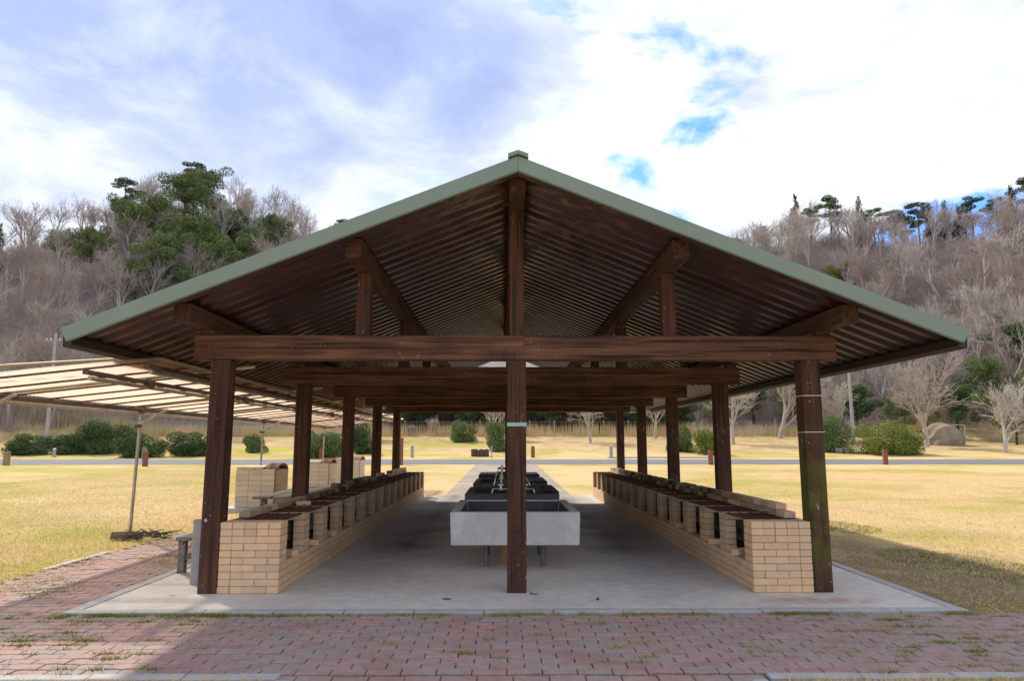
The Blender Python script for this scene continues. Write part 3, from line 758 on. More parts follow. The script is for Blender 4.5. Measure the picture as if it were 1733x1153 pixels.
# ---------------------------------------------------------------- concrete sinks
def ring2(bm, x, ya, yb, z): return [bm.verts.new(p) for p in ((-x, ya, z), (x, ya, z), (x, yb, z), (-x, yb, z))]
def sink_unit(i):
    y0 = 1.0 + 3.0 * i; ln = 1.83; w = .735
    s = empty('concrete_sink', (0, y0, 0))
    tag(s, ('big pale concrete wash trough nearest the front post', 'second concrete wash trough from the front, boards over its right half',
            'third concrete wash trough from the front, boards over its right half', 'rearmost concrete wash trough at the back of the shelter')[i], 'sink', 'wash troughs down the middle of the pavilion')
    z0, z1, th = .315, .68, .10
    m = MB(); bm = m.bm
    def ring(x, ya, yb, z): return [bm.verts.new(p) for p in ((-x, ya, z), (x, ya, z), (x, yb, z), (-x, yb, z))]
    o0 = ring(w - .012, .012, ln - .012, z0); o1 = ring(w, 0, ln, z1); i1 = ring(w - th, th, ln - th, z1); i0 = ring(w - th - .03, th + .03, ln - th - .03, z0 + .1)
    for A, B in ((o0, o1), (o1, i1), (i1, i0)):
        for k in range(4): bm.faces.new((A[k], A[(k + 1) % 4], B[(k + 1) % 4], B[k]))
    bm.faces.new(o0[::-1]); bm.faces.new(i0)
    bmesh.ops.bevel(bm, geom=[e for e in bm.edges], offset=.008, segments=2, affect='EDGES')
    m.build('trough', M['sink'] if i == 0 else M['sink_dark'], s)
    m = MB(); q0 = ring2(m.bm, w - th - .002, th + .002, ln - th - .002, z1 - .012); q1 = ring2(m.bm, w - th - .032, th + .032, ln - th - .032, z0 + .104)
    for k in range(4): m.bm.faces.new((q0[(k + 1) % 4], q0[k], q1[k], q1[(k + 1) % 4]))
    m.bm.faces.new(q1); m.build('basin', M['basin'], s)
    for x in (-.34, .34):
        for y in (.55, 1.45): MB().cyl((x, y, 0), (x, y, z0 + .02), .031, n=14).build('leg', M['steel_leg'], s, smooth=False)
    MB().box((-.17, .75, 0), (.05, 1.1, z0 + .01), .004).build('pier', M['tan_pier'], s)
    for yy in ((.45, 1.12, 1.70) if i else (1.70,)):
        p = MB().cyl((0, yy, z1 - .08), (0, yy, .92), .021, n=10).build('standpipe', M['chrome'], s)
        for sx in (-1, 1):
            m = MB(); z = .83
            m.cyl((0, yy, z), (sx * .17, yy, z), .014, n=8); m.cyl((sx * .17, yy, z), (sx * .27, yy, z + .005), .011, n=8)
            m.cyl((sx * .27, yy, z + .006), (sx * .29, yy, z - .05), .011, .010, n=8)
            m.cyl((sx * .17, yy, z - .012), (sx * .17, yy, z + .055), .016, n=8); m.box((sx * .17 - .035, yy - .007, z + .055), (sx * .17 + .035, yy + .007, z + .068))
            m.build('tap', M['chrome'], p)
    if i:
        names = {1: 'second', 2: 'third', 3: 'rearmost'}
        for sx in ((1,) if i < 3 else (1, -1)):
            for k in range(3):
                xa = .10 + k * .215
                o = box_local('sink_board', (sx * xa if sx > 0 else -xa - .20, y0 + .02 + .015 * k, z1 + .002), (sx * (xa + .20) if sx > 0 else -xa, y0 + ln - .03, z1 + .034), M['dark_board'], None, .004)
                tag(o, f"{('inner', 'middle', 'outer')[k]} dark board over the {'right' if sx > 0 else 'left'} half of the {names[i]} wash trough", 'board', 'dark boards on the wash troughs')
for i in range(4): sink_unit(i)

# ---------------------------------------------------------------- translucent lean-to on the left
ln = empty('panel_shelter', (-5, 0, 0)); tag(ln, 'lean-to shelter of peach translucent panels on scaffold pipes left of the pavilion', 'shelter')
def zp(x): return 2.11 + .107 * (x + 5.22)
XO, XN = -6.06, -3.62
def rel(p): return (p[0] + 5, p[1], p[2])
def panel_mesh():
    pitch = .68; nw = 9; V, F = [], []
    n = nw * 6
    for i in range(n + 1):
        y = i * pitch / n + (.02 if i == n else 0); dz = .016 * math.cos(2 * math.pi * i * nw / n)
        for x in np.linspace(XO, XN, 3): V.append((x + 5, y, zp(x) + .035 + dz + .01 * math.sin(x * 2.1)))
    for i in range(n):
        for k in range(2): a = i * 3 + k; F.append((a, a + 1, a + 4, a + 3))
    return mesh('roof_panel', V, F, M['panel'], True)
pm = panel_mesh()
random.seed(4)
NP = 26
for k in range(NP):
    link('roof_panel', pm, ln, (0, k * .68, random.uniform(0, .006)), (0, 0, 0))
    MB().box(rel((XO, k * .68 - .012, 0)), rel((XN, k * .68 + .012, .02))).mesh
for k in range(NP + 1):    # thin dark batten under each seam
    y = k * .68; a = rel((XO + .02, y, zp(XO) - .002)); b = rel((XN - .02, y, zp(XN) - .002))
    m = MB(); m.prism([(a[0], a[2] - .012), (b[0], b[2] - .012), (b[0], b[2] + .010), (a[0], a[2] + .010)], 'y', y - .008, y + .008)
    m.build('seam_batten', M['old_batten'], ln)
YE = NP * .68
for x in (-6.0, -4.36, -3.75):
    z = zp(x) - .058
    for (ya, yb) in ((-.02, 5.9), (5.9, 11.8), (11.8, YE)):
        box_local('rail_batten', rel((x - .03, ya, z)), rel((x + .03, yb - .01, z + .044)), M['old_batten'], ln, .003)
    MB().cyl(rel((x + .01, .05, z - .035)), rel((x + .01, YE - .1, z - .035)), .0243, n=12).build('rail_pipe', M['pipe'], ln)
poles = [.75, 4.35, 10.25, 16.2]
for y in poles:
    MB().cyl(rel((-6.03, y + .03, -.05)), rel((-5.98, y, zp(-6) + -.05)), .0243, n=12).build('pole', M['pipe'], ln)
    MB().cyl(rel((-6.02, y - .02, 1.74)), rel((-5.55, y - .02, 1.99)), .0215, n=10).build('brace', M['pipe'], ln)
    MB().box(rel((-6.05, y - .06, 1.93)), rel((-5.93, y + .06, 2.02)), .02).build('clamp', M['clamp'], ln)
    MB().box(rel((-6.06, y - .05, 1.70)), rel((-5.96, y + .05, 1.77)), .02).build('clamp', M['clamp'], ln)
for y in (1.25, 4.42, 7.3, 10.3, 13.3):
    MB().cyl(rel((-6.15, y, 2.03)), rel((-3.10, y, 2.36 if y < 13 else 2.30)), .0243, n=12).build('cross_pipe', M['pipe'], ln)
    MB().box(rel((-6.07, y - .05, 1.98)), rel((-5.95, y + .05, 2.07)), .02).build('clamp', M['clamp'], ln)
    MB().box(rel((-4.40, y - .045, 2.10)), rel((-4.28, y + .045, 2.2)), .02).build('clamp', M['clamp'], ln)
for ya, yb in ((1.25, 4.4), (7.3, 10.3)):
    MB().cyl(rel((-3.35, ya, 2.24)), rel((-3.35, yb, 2.20)), .0215, n=10).build('tie_pipe', M['pipe'], ln)
bb = MB(); pts = [(-6.7, .45, 2.20), (-5.6, .62, 2.30), (-4.5, .9, 2.41), (-4.18, 1.0, 2.43)]
for a, b in zip(pts, pts[1:]): bb.cyl(a, b, .017, .015, n=8)
tag(bb.build('bamboo_pole', M['bamboo']), 'thin yellow bamboo pole lying on top of the peach panels', 'pole')
o = MB().box((-.20, -.14, 0), (.20, .14, .13), .03).jitter(.012, random.Random(2)).build('concrete_weight', M['block'], None, (-6.08, 4.36, -.05), (0, 0, .15))
tag(o, 'rough brown block holding down the foot of the shelter pole', 'block')
# driftwood tangle beside it
rng = random.Random(8); P0, P1, R0, R1 = [], [], [], []
for i in range(60):
    p = Vector((rng.uniform(-.3, .3), rng.uniform(-.15, .15), rng.uniform(0, .1))); d = Vector((rng.gauss(0, .16), rng.gauss(0, .08), rng.uniform(-.02, .09)))
    P0.append(p); P1.append(p + d); R0.append(.012); R1.append(.005)
v, f = tubes(P0, P1, R0, R1, 4); o = link('dead_brush', fast_mesh('dead_brush', v, f, M['bark_dark']), None, (-5.75, 4.28, -.03)); tag(o, 'tangle of dead twigs heaped beside the shelter pole foot', 'brush')
# bench and drum behind the front left post
b = empty('wooden_bench', (-3.5, 1.25, 0)); tag(b, 'low weathered grey wooden bench behind the front left post', 'bench')
for x in (-.28, .22):
    for y in (-.12, 1.25): box_local('leg', (x - .04, y, 0), (x + .04, y + .08, .36), M['grey_wood'], b, .005)
for y in (-.12, 1.25): box_local('rail', (-.24, y + .02, .15), (.18, y + .06, .21), M['grey_wood'], b, .004)
for k in range(3): box_local('seat_board', (-.33 + k * .2, -.16, .36), (-.14 + k * .2, 1.4, .40), M['grey_wood'], b, .004)
d = empty('grey_drum', (-3.28, .55, 0)); tag(d, 'slim grey cylindrical drum standing behind the front left post', 'drum')
m = MB(); m.cyl((0, 0, 0), (0, 0, .64), .125, n=28); m.build('body', M['drum'], d)
for z in (.03, .62): MB().cyl((0, 0, z), (0, 0, z + .03), .131, n=28).build('rim', M['drum'], d)
# long grey bench behind the left grills
b = empty('grey_table', (-3.55, 5.2, 0)); tag(b, 'long low grey plank table behind the left grill row', 'table')
for k in range(3): box_local('plank', (-.45 + k * .3, -1.2, .60), (-.17 + k * .3, 1.6, .64), M['grey_wood'], b, .004)
for x in (-.35, .3):
    for y in (-1.0, 1.35): box_local('leg', (x - .04, y, 0), (x + .04, y + .09, .60), M['grey_wood'], b, .004)

# ---------------------------------------------------------------- pale block ovens
for i, (yo, lab) in enumerate(((8.75, 'nearest of the three pale block ovens under the panel shelter'), (13.6, 'middle one of the three pale block ovens under the panel shelter'),
                               (18.0, 'farthest of the three pale block ovens, at the end of the panel shelter'))):
    ov = empty('block_oven', (-5.6, yo, -.04)); tag(ov, lab, 'oven', 'pale block ovens')
    MB().box((-.66, -.14, -.02), (.62, 1.15, .10), .01).build('plinth', M['kerb'], ov)
    bh = .118; bw = .283
    MB().box((-.42, .012, .10), (.418, .96, .10 + 7 * bh - .01)).build('mortar', M['mortar'], ov)
    rng = random.Random(i)
    for c in range(7):
        hh = bh
        for k in range(3):
            link('brick', brick_mesh(bw, .12, hh, 'pale_block'), ov, (-.43 + bw * (k + .5), .055, .10 + (c + .5) * bh), (0, 0, rng.gauss(0, .004)))
        for k in range(3):
            link('brick', brick_mesh(.12, .285, hh, 'pale_block'), ov, (.37, .115 + .2875 * (k + .5), .10 + (c + .5) * bh), (0, 0, rng.gauss(0, .004)))
            link('brick', brick_mesh(.12, .285, hh, 'pale_block'), ov, (-.37, .115 + .2875 * (k + .5), .10 + (c + .5) * bh), (0, 0, rng.gauss(0, .004)))
    # barrel vault whose mouth faces the pavilion
    m = MB(); prof_o = [(.50 + .40 * math.cos(a), .10 + 7 * bh - .02 + .15 * math.sin(a)) for a in np.linspace(0, math.pi, 13)]
    prof_i = [(.50 + .32 * math.cos(a), .10 + 7 * bh - .02 + .10 * math.sin(a)) for a in np.linspace(math.pi, 0, 13)]
    m.prism(prof_o + prof_i, 'x', .16, .45); m.build('vault', M['vault'], ov)
    for k in range(3): link('brick', brick_mesh(.19, .96, .06, 'pale_block'), ov, (-.335 + .192 * k, .50, .10 + 7 * bh + .03), (0, 0, 0))

# ---------------------------------------------------------------- foliage builders
def leaf_cloud(rng, blobs, n, size, up=.3):
    """leaf quads spread over and through lumpy ellipsoids; blobs (cx,cy,cz,rx,ry,rz)"""
    bl = np.array(blobs); vol = bl[:, 3] * bl[:, 4] * bl[:, 5]; w = vol ** .67; w /= w.sum()
    idx = rng.choice(len(bl), n, p=w); b = bl[idx]
    d = rng.normal(size=(n, 3)); d /= np.linalg.norm(d, axis=1)[:, None]
    rad = 1 - np.abs(rng.normal(0, .22, n)); rad = np.clip(rad, .1, 1.08)
    c = b[:, :3] + d * b[:, 3:] * rad[:, None]
    nn = d + rng.normal(0, .7, (n, 3)); nn[:, 2] += up; nn /= np.linalg.norm(nn, axis=1)[:, None]
    t = rng.normal(size=(n, 3)); t = np.cross(nn, t); t /= np.linalg.norm(t, axis=1)[:, None] + 1e-9; s = np.cross(nn, t)
    sz = size * rng.uniform(.6, 1.3, n)[:, None]
    V = np.stack([c - t * sz, c - s * sz * .45, c + t * sz, c + s * sz * .45], 1).reshape(-1, 3)
    F = np.arange(4 * n).reshape(n, 4)
    return V, F
def shrub(name, loc, rx, ry, h, n, mat, label, cat='shrub', group=None, seed=0, size=.085, trunk=0.):
    rng = np.random.default_rng(seed); k = 9
    bl = [(0, 0, h * .42 + trunk, rx * .8, ry * .8, h * .44)]
    for i in range(k + 6):
        a = rng.uniform(0, 6.28); q = rng.uniform(.35, .85); zz = rng.uniform(.12, .8) if i < k else rng.uniform(.05, .25)
        s = rng.uniform(.3, .5)
        bl.append((rx * q * math.cos(a), ry * q * math.sin(a), trunk + h * zz, rx * s, ry * s, h * s * .62))
    V, F = leaf_cloud(rng, bl, n, size); V[:, 2] = np.maximum(V[:, 2], .02)
    z = float(zg(loc[0], loc[1])); r = empty(name, (loc[0], loc[1], z - .03), rng.uniform(0, .3))
    tag(r, label, cat, group)
    link('foliage', fast_mesh('foliage', V, F, mat), r)
    P0, P1 = [], []
    for i in range(7):
        a = i * .9; P0.append((.05 * math.cos(a), .05 * math.sin(a), -.05)); P1.append((rx * .45 * math.cos(a), ry * .45 * math.sin(a), trunk + h * .6))
    v, f = tubes(P0, P1, [.04] * 7, [.015] * 7, 5); link('stem', fast_mesh('stem', v, f, M['bark_dark']), r)
    return r

def grow(rng, p, d, length, r, lvl, maxl, out, spread, kids, up, ratio, sub=3):
    pts = [p]; q = p
    for i in range(sub):
        d = d + rng.normal(0, .10 + .03 * lvl, 3); d[2] += up * .12; d = d / np.linalg.norm(d)
        q = q + d * length / sub; pts.append(q)
    rr = np.linspace(r, r * .62, sub + 1)
    for i in range(sub): out.append((pts[i], pts[i + 1], rr[i], rr[i + 1], lvl))
    if lvl >= maxl: return
    n = kids[min(lvl, len(kids) - 1)]
    for k in range(n):
        t = 1. if k == 0 else rng.uniform(.35, 1.)
        i = min(sub - 1, int(t * sub)); base = pts[i] + (pts[i + 1] - pts[i]) * (t * sub - i)
        ax = rng.normal(size=3); ax -= d * ax.dot(d); ax /= np.linalg.norm(ax)
        ang = rng.uniform(.5, 1.15) * spread * (.45 if k == 0 else 1)
        nd = d * math.cos(ang) + ax * math.sin(ang)
        if nd[2] < -.15: nd[2] *= -.3
        nd /= np.linalg.norm(nd)
        grow(rng, base, nd, length * ratio * rng.uniform(.75, 1.15), max(r * .62 * (.95 if k == 0 else rng.uniform(.55, .8)), .004), lvl + 1, maxl, out, spread, kids, up, ratio, 3 if lvl < 2 else 2)
def bare_meshes(seed, trunk, r0, maxl, spread, kids, up, ratio, mat, minr=.007, stems=1):
    rng = np.random.default_rng(seed); out = []
    for s in range(stems):
        d = np.array([rng.normal(0, .08), rng.normal(0, .08), 1.]) if stems == 1 else np.array([rng.normal(0, .38), rng.normal(0, .38), 1.])
        grow(rng, np.array([rng.normal(0, .08 * (stems > 1)), rng.normal(0, .08 * (stems > 1)), -.15]), d / np.linalg.norm(d), trunk, r0, 0, maxl, out, spread, kids, up, ratio)
    A = np.array([o[0] for o in out]); B = np.array([o[1] for o in out]); ra = np.maximum([o[2] for o in out], minr); rb = np.maximum([o[3] for o in out], minr * .8); lv = np.array([o[4] for o in out])
    t = lv <= 1
    v, f = tubes(A[t], B[t], ra[t], rb[t], 7); v2, f2 = tubes(A[~t], B[~t], ra[~t], rb[~t], 3)
    return fast_mesh('trunk', v, f, mat, True), fast_mesh('crown', v2, f2, mat)
def put_tree(name, meshes, loc, s, rz, label, group=None, cat='tree', parts=('trunk', 'crown')):
    r = empty(name, loc, rz); r.scale = (s, s, s * 1.0); tag(r, label, cat, group)
    for nme, me in zip(parts, meshes): link(nme, me, r)
    return r

# ---------------------------------------------------------------- mid-ground planting beyond the road
shr = [  # x, y, rx, ry, h, leaf mat, label
    (-36.2, 48.2, 1.8, 1.2, 1.75, 'leaf_dark', 'dark rounded evergreen shrub at the far left beyond the road'),
    (-34.0, 48.6, 1.2, 1.0, 1.7, 'leaf_dark', 'dark evergreen shrub squeezed between two bigger shrubs on the far left'),
    (-31.7, 49.2, 1.9, 1.3, 2.5, 'leaf_dark', 'tallest dark dome-shaped shrub in the left hedge group'),
    (-26.3, 45.4, 1.5, 1.1, 1.9, 'leaf_dark', 'dark evergreen shrub behind the shelter pole'),
    (-23.9, 46.9, 1.6, 1.1, 1.85, 'leaf_dark', 'dark evergreen shrub just left of the front left post'),
    (-19.9, 50.2, .75, .7, 1.5, 'leaf_mid', 'small thin light green shrub on the mown bank'),
    (-13.1, 45.0, 1.4, 1.0, 2.15, 'leaf_mid', 'mid green rounded shrub between the second and third left posts'),
    (-11.1, 49.0, .9, .9, 2.35, 'leaf_dark', 'narrow dark shrub right behind the third left post'),
    (-3.9, 60.6, 1.05, .95, 2.1, 'leaf_mid', 'lone small green bush on the yellow grass mound'),
    (-.75, 51.0, .75, .7, 2.6, 'leaf_mid', 'upright green shrub half hidden behind the centre post'),
    (14.2, 50.8, .95, .9, 2.6, 'leaf_mid', 'tall green shrub left of the second right post'),
    (15.7, 48.0, 1.0, .9, 2.0, 'leaf_yellow', 'yellow green shrub tucked against the second right post'),
    (26.9, 50.8, 1.7, 1.3, 3.0, 'leaf_mid', 'taller green shrub just right of the front right post'),
    (29.7, 48.2, 2.1, 1.5, 2.85, 'leaf_yellow', 'broad yellow green shrub beside the road on the right')]
for i, (x, y, rx, ry, h, mt, lab) in enumerate(shr):
    shrub('evergreen_shrub', (x, y), rx * 1.22, ry * 1.2, h, int(7200 * rx * h / 2.2) + 3000, M[mt], lab, 'shrub', 'shrubs beyond the road', 40 + i, .068)
midkids = (4, 3, 3, 3, 2)
mid_trees = [bare_meshes(21 + i, 1.15, .095, 5, .66, (5, 4, 4, 3, 3), .5, .78, M['bark_pale'], .008) for i in range(3)]
for i, (x, y, s, lab) in enumerate(((37.2, 55.6, 2.5, 'spreading pale bare tree in front of the boulder on the right'), (39.8, 49.6, 1.9, 'slim leaning bare tree at the right edge beyond the road'),
                                    (8.0, 59.5, 1.7, 'bare tree with pale trunk behind the right sinks'), (20.9, 58.4, 2.3, 'bare tree seen between the first and second right posts'),
                                    (27.4, 64.0, 2.7, 'large pale bare tree behind the shrubs right of the front right post'), (-1.2, 63.0, 1.6, 'low pale bare tree behind the centre post'),
                                    (15.0, 64.0, 1.8, 'bare tree beyond the tall shrub between the right posts'), (-13.5, 64.5, 1.7, 'bare tree behind the reeds beside the third left post'),
                                    (-28.5, 64.5, 1.8, 'bare tree behind the dark hedge on the left'), (46.5, 55.0, 1.8, 'bare tree partly cut by the right edge of the view'),
                                    (33.2, 62.0, 1.9, 'pale bare tree between the boulder and the yellow green shrub'))):
    put_tree('bare_tree', mid_trees[i % 3], (x, y, float(zg(x, y))), s, i * 1.7, lab, 'bare trees on the bank')
ms = bare_meshes(77, .5, .05, 5, .5, (4, 3, 3, 2, 2), .8, .8, M['bark'], .010, stems=5)
for x, y, s, lab in ((-7.3, 68.0, 1.25, 'many-stemmed bare bush behind the reeds left of the small green bush'), (-9.8, 66.5, .8, 'smaller bare bush behind the reeds by the fifth left post')):
    put_tree('bare_bush', ms, (x, y, float(zg(x, y))), s, x, lab, 'bare bushes behind the reeds', 'bush')
# reeds in front of the wood
rng = np.random.default_rng(5); n = 26000
x = rng.uniform(-75, 75, n); y = 65.6 + rng.uniform(0, 3., n); keep = (np.sin(x * .9) + np.sin(x * .37 + 2) + rng.normal(0, 1.2, n)) > -1.6; x, y = x[keep], y[keep]; n = len(x)
z = zg(x, y); h = rng.uniform(.7, 1.65, n); lean = rng.normal(0, .12, (n, 2)); a = rng.uniform(0, 3.14, n); w = .022
V = np.stack([np.stack([x - w * np.cos(a), y - w * np.sin(a), z - .1], 1), np.stack([x + w * np.cos(a), y + w * np.sin(a), z - .1], 1), np.stack([x + lean[:, 0], y + lean[:, 1], z + h], 1)], 1).reshape(-1, 3)
o = link('dry_reeds', fast_mesh('dry_reeds', V, np.arange(3 * n).reshape(n, 3), M['reed'])); tag(o, 'band of dry tan reeds along the foot of the wood', 'reeds', kind='stuff')
fn = empty('wire_fence', (0, 65.2, 0)); tag(fn, 'low wire fence with thin weathered posts in front of the reeds', 'fence')
pm_ = MB().cyl((0, 0, -.2), (0, 0, 1.75), .035, .03, n=7).mesh('post', M['fence_post'])
for x in np.arange(-52.5, 53, 2.5): link('post', pm_, fn, (x, random.uniform(-.05, .05), float(zg(x, 65.2))), (random.gauss(0, .03), random.gauss(0, .03), 0))
for zz in (.5, 1.0, 1.55):
    xs_ = np.arange(-52.5, 53, 2.5); A = np.stack([xs_, xs_ * 0, zg(xs_, 65.2) + zz], 1)
    v, f = tubes(A[:-1], A[1:], np.full(len(A) - 1, .006), np.full(len(A) - 1, .006), 4); link('wire', fast_mesh('wire', v, f, M['util']), fn)

# ---------------------------------------------------------------- bollards and other small things by the road
def bollard(x, y, w, h, mat, label, cap=None, round_=False):
    z = float(zg(x, y))
    if round_:
        o = empty('bollard_light', (x, y, z)); MB().cyl((0, 0, -.1), (0, 0, h), w, n=16).build('shaft', M[mat], o); MB().cyl((0, 0, h), (0, 0, h + .09), w * 1.05, w * .8, n=16).build('cap', M[cap or 'white_cap'], o)
    else:
        o = empty('wooden_bollard', (x, y, z)); MB().box((-w, -w, -.1), (w, w, h), .02).build('shaft', M[mat], o); MB().box((-w * .92, -w * .92, h), (w * .92, w * .92, h + .02), .008).build('cap', M[mat], o)
    tag(o, label, 'bollard')
bollard(23.1, 36.3, .12, .90, 'red_wood', 'red-brown wooden bollard at the lawn edge right of the front right post')
bollard(32.9, 36.3, .12, .90, 'red_wood', 'red-brown wooden bollard at the right edge of the view')
bollard(12.4, 36.2, .13, .85, 'red_wood', 'red-brown wooden bollard beside the second right post')
bollard(16.2, 45.3, .12, .75, 'red_wood', 'brown bollard across the road from the second right post')
bollard(2.0, 45.2, .13, .80, 'red_wood', 'brown post beyond the road just right of the centre post')
bollard(7.7, 45.1, .12, .85, 'grey_post', 'grey round bollard light beyond the road by the fifth right post', round_=True)
bollard(-6.8, 45.2, .12, .85, 'grey_post', 'grey round bollard light beyond the road beside the red signpost', round_=True)
bollard(22.2, 46.0, .12, .8, 'grey_post', 'grey round bollard light hidden behind the front right post', round_=True)
bollard(-29.7, 35.9, .14, .80, 'tan_wood', 'tan wooden bollard at the far left lawn edge')
bollard(-25.4, 43.6, .14, .75, 'tan_wood', 'tan wooden bollard across the road behind the shelter pole')
bollard(-20.7, 34.3, .12, .80, 'red_wood', 'red-brown bollard at the lawn edge behind the shelter pole')
bollard(-33.2, 46.0, .12, .55, 'grey_post', 'short grey bollard light in front of the far left hedge', round_=True)
bollard(-13.1, 43.9, .12, .75, 'red_wood', 'red bollard in front of the mid green shrub')
o = empty('signpost', (-6.3, 36.0, float(zg(-6.3, 36.)))); tag(o, 'tall red-brown wooden signpost with a stub arm by the fifth left post', 'signpost')
MB().box((-.12, -.12, -.1), (.12, .12, 1.62), .02).build('post', M['red_wood'], o); MB().box((-.42, -.05, 1.18), (-.121, .05, 1.36), .01).build('arm', M['red_wood'], o)
o = empty('log_planter', (-1.9, 46.4, float(zg(-1.9, 46.4)))); tag(o, 'small round planter of upright logs beyond the road', 'planter')
for k in range(14):
    a = k / 14 * 6.283; MB().cyl((.55 * math.cos(a), .35 * math.sin(a), -.1), (.55 * math.cos(a), .35 * math.sin(a), .5 + .04 * math.sin(k * 3)), .12, n=9).build('log', M['bark_dark'], o)
o = MB().cyl((0, 0, -.1), (0, 0, .85), .04, n=8).build('thin_post', M['grey_post'], None, (-1.0, 44.5, float(zg(-1, 44.5)))); tag(o, 'thin grey post beside the log planter', 'post')
for k, (x, dx) in enumerate(((26.2, .22), (26.9, .32))):
    o = MB().box((-dx, -.25, -.05), (dx, .25, .42), .05).jitter(.02, random.Random(k)).build('timber_block', M['grey_wood'], None, (x, 48.9, float(zg(x, 48.9)))); tag(o, ('smaller' if k == 0 else 'larger') + ' of two low timber blocks in front of the right shrubs', 'block')
bm = bmesh.new(); bmesh.ops.create_icosphere(bm, subdivisions=4, radius=1)
rg = np.random.default_rng(3); ph = rg.uniform(0, 6, 12)
for v in bm.verts:
    c = v.co; k = 1 + .14 * math.sin(2.1 * c.x + ph[0]) * math.cos(2.7 * c.y + ph[1]) + .08 * math.sin(5 * c.z + 3 * c.x + ph[2]) + .05 * math.sin(9 * c.y + 6 * c.z + ph[3])
    v.co = Vector((c.x * 1.7 * k, c.y * 1.2 * k, max(c.z, -.3) * 1.75 * k))
me = bpy.data.meshes.new('boulder'); bm.to_mesh(me); bm.free(); me.materials.append(M['stone']); me.polygons.foreach_set('use_smooth', [True] * len(me.polygons))
tag(link('boulder', me, None, (39.9, 57.8, float(zg(39.9, 57.8)) + .15)), 'big rounded weathered boulder behind the spreading bare tree', 'boulder')
o = empty('metal_gate', (43.2, 61.0, float(zg(43.2, 61)))); tag(o, 'pale blue pipe gate in the fence on the right', 'gate')
for x in (-1.0, 0, 1.0): MB().cyl((x, 0, -.1), (x, 0, 1.6), .06, n=8).build('upright', M['gate'], o)
for z in (.75, 1.57): MB().box((-1.0, -.04, z - .04), (1.0, .04, z + .04)).build('rail', M['gate'], o)
def util_pole(x, y, h, lab, arm):
    o = empty('utility_pole', (x, y, float(zg(x, y)))); tag(o, lab, 'pole')
    MB().cyl((0, 0, -.3), (0, 0, h), .17, .11, n=12).build('shaft', M['util'], o)
    if arm:
        c = MB().box((-.9, -.05, h - .75), (.9, .05, h - .65)).build('crossarm', M['util'], o)
        for xx in (-.8, -.4, .4, .8): MB().cyl((xx, 0, h - .65), (xx, 0, h - .45), .05, .035, n=8).build('insulator', M['white_cap'], c)
util_pole(-41.5, 58, 10.2, 'concrete utility pole with crossarm above the left end of the roof', True)
util_pole(31.9, 58, 7.9, 'plain grey utility pole behind the right shrubs', False)

# ---------------------------------------------------------------- wooded hills
hill_trees = [bare_meshes(101 + i, 2.6, .17, 5, .52, (4, 4, 4, 3, 3), .75, .74, M['bark'], .011) for i in range(5)]
hill_pale = [(fast_mesh('trunk', *[np.array(q) for q in (np.array([v.co[:] for v in a.vertices]), np.array([p.vertices[:] for p in a.polygons]))], M['bark_pale'], True),
              fast_mesh('crown', np.array([v.co[:] for v in b.vertices]), np.array([p.vertices[:] for p in b.polygons]), M['bark_pale'])) for a, b in hill_trees[:2]]
def polar(az, r): return CAMX + r * math.sin(R(az)), CAMY + r * math.cos(R(az))
rng = random.Random(12); pts = []
def scatter(az0, az1, r0, r1, n, mind):
    out = []; tries = 0
    while len(out) < n and tries < 20000:
        tries += 1
        az = rng.uniform(az0, az1); r = math.sqrt(rng.uniform(r0 * r0, r1 * r1)); x, y = polar(az, r)
        if all((x - a) ** 2 + (y - b) ** 2 > mind ** 2 for a, b in pts): pts.append((x, y)); out.append((x, y))
    return out
for side, a0, a1, nn in (('left', -40, -8, 150), ('right', 14, 41, 145)):
    for k, (x, y) in enumerate(scatter(a0, a1, 85, 147, nn, 2.8)):
        pale = rng.random() < (.3 if side == 'left' else .55)
        src = rng.choice(hill_pale) if pale else rng.choice(hill_trees)
        put_tree('hill_tree', src, (x, y, float(zg(x, y)) - .1), rng.uniform(1.0, 1.5), rng.uniform(0, 6.28),
                 ('pale grey' if pale else 'grey-brown') + f' bare tree standing in the wood on the {side} hillside', f"{'pale' if pale else 'brown'} bare trees on the {side} hillside")
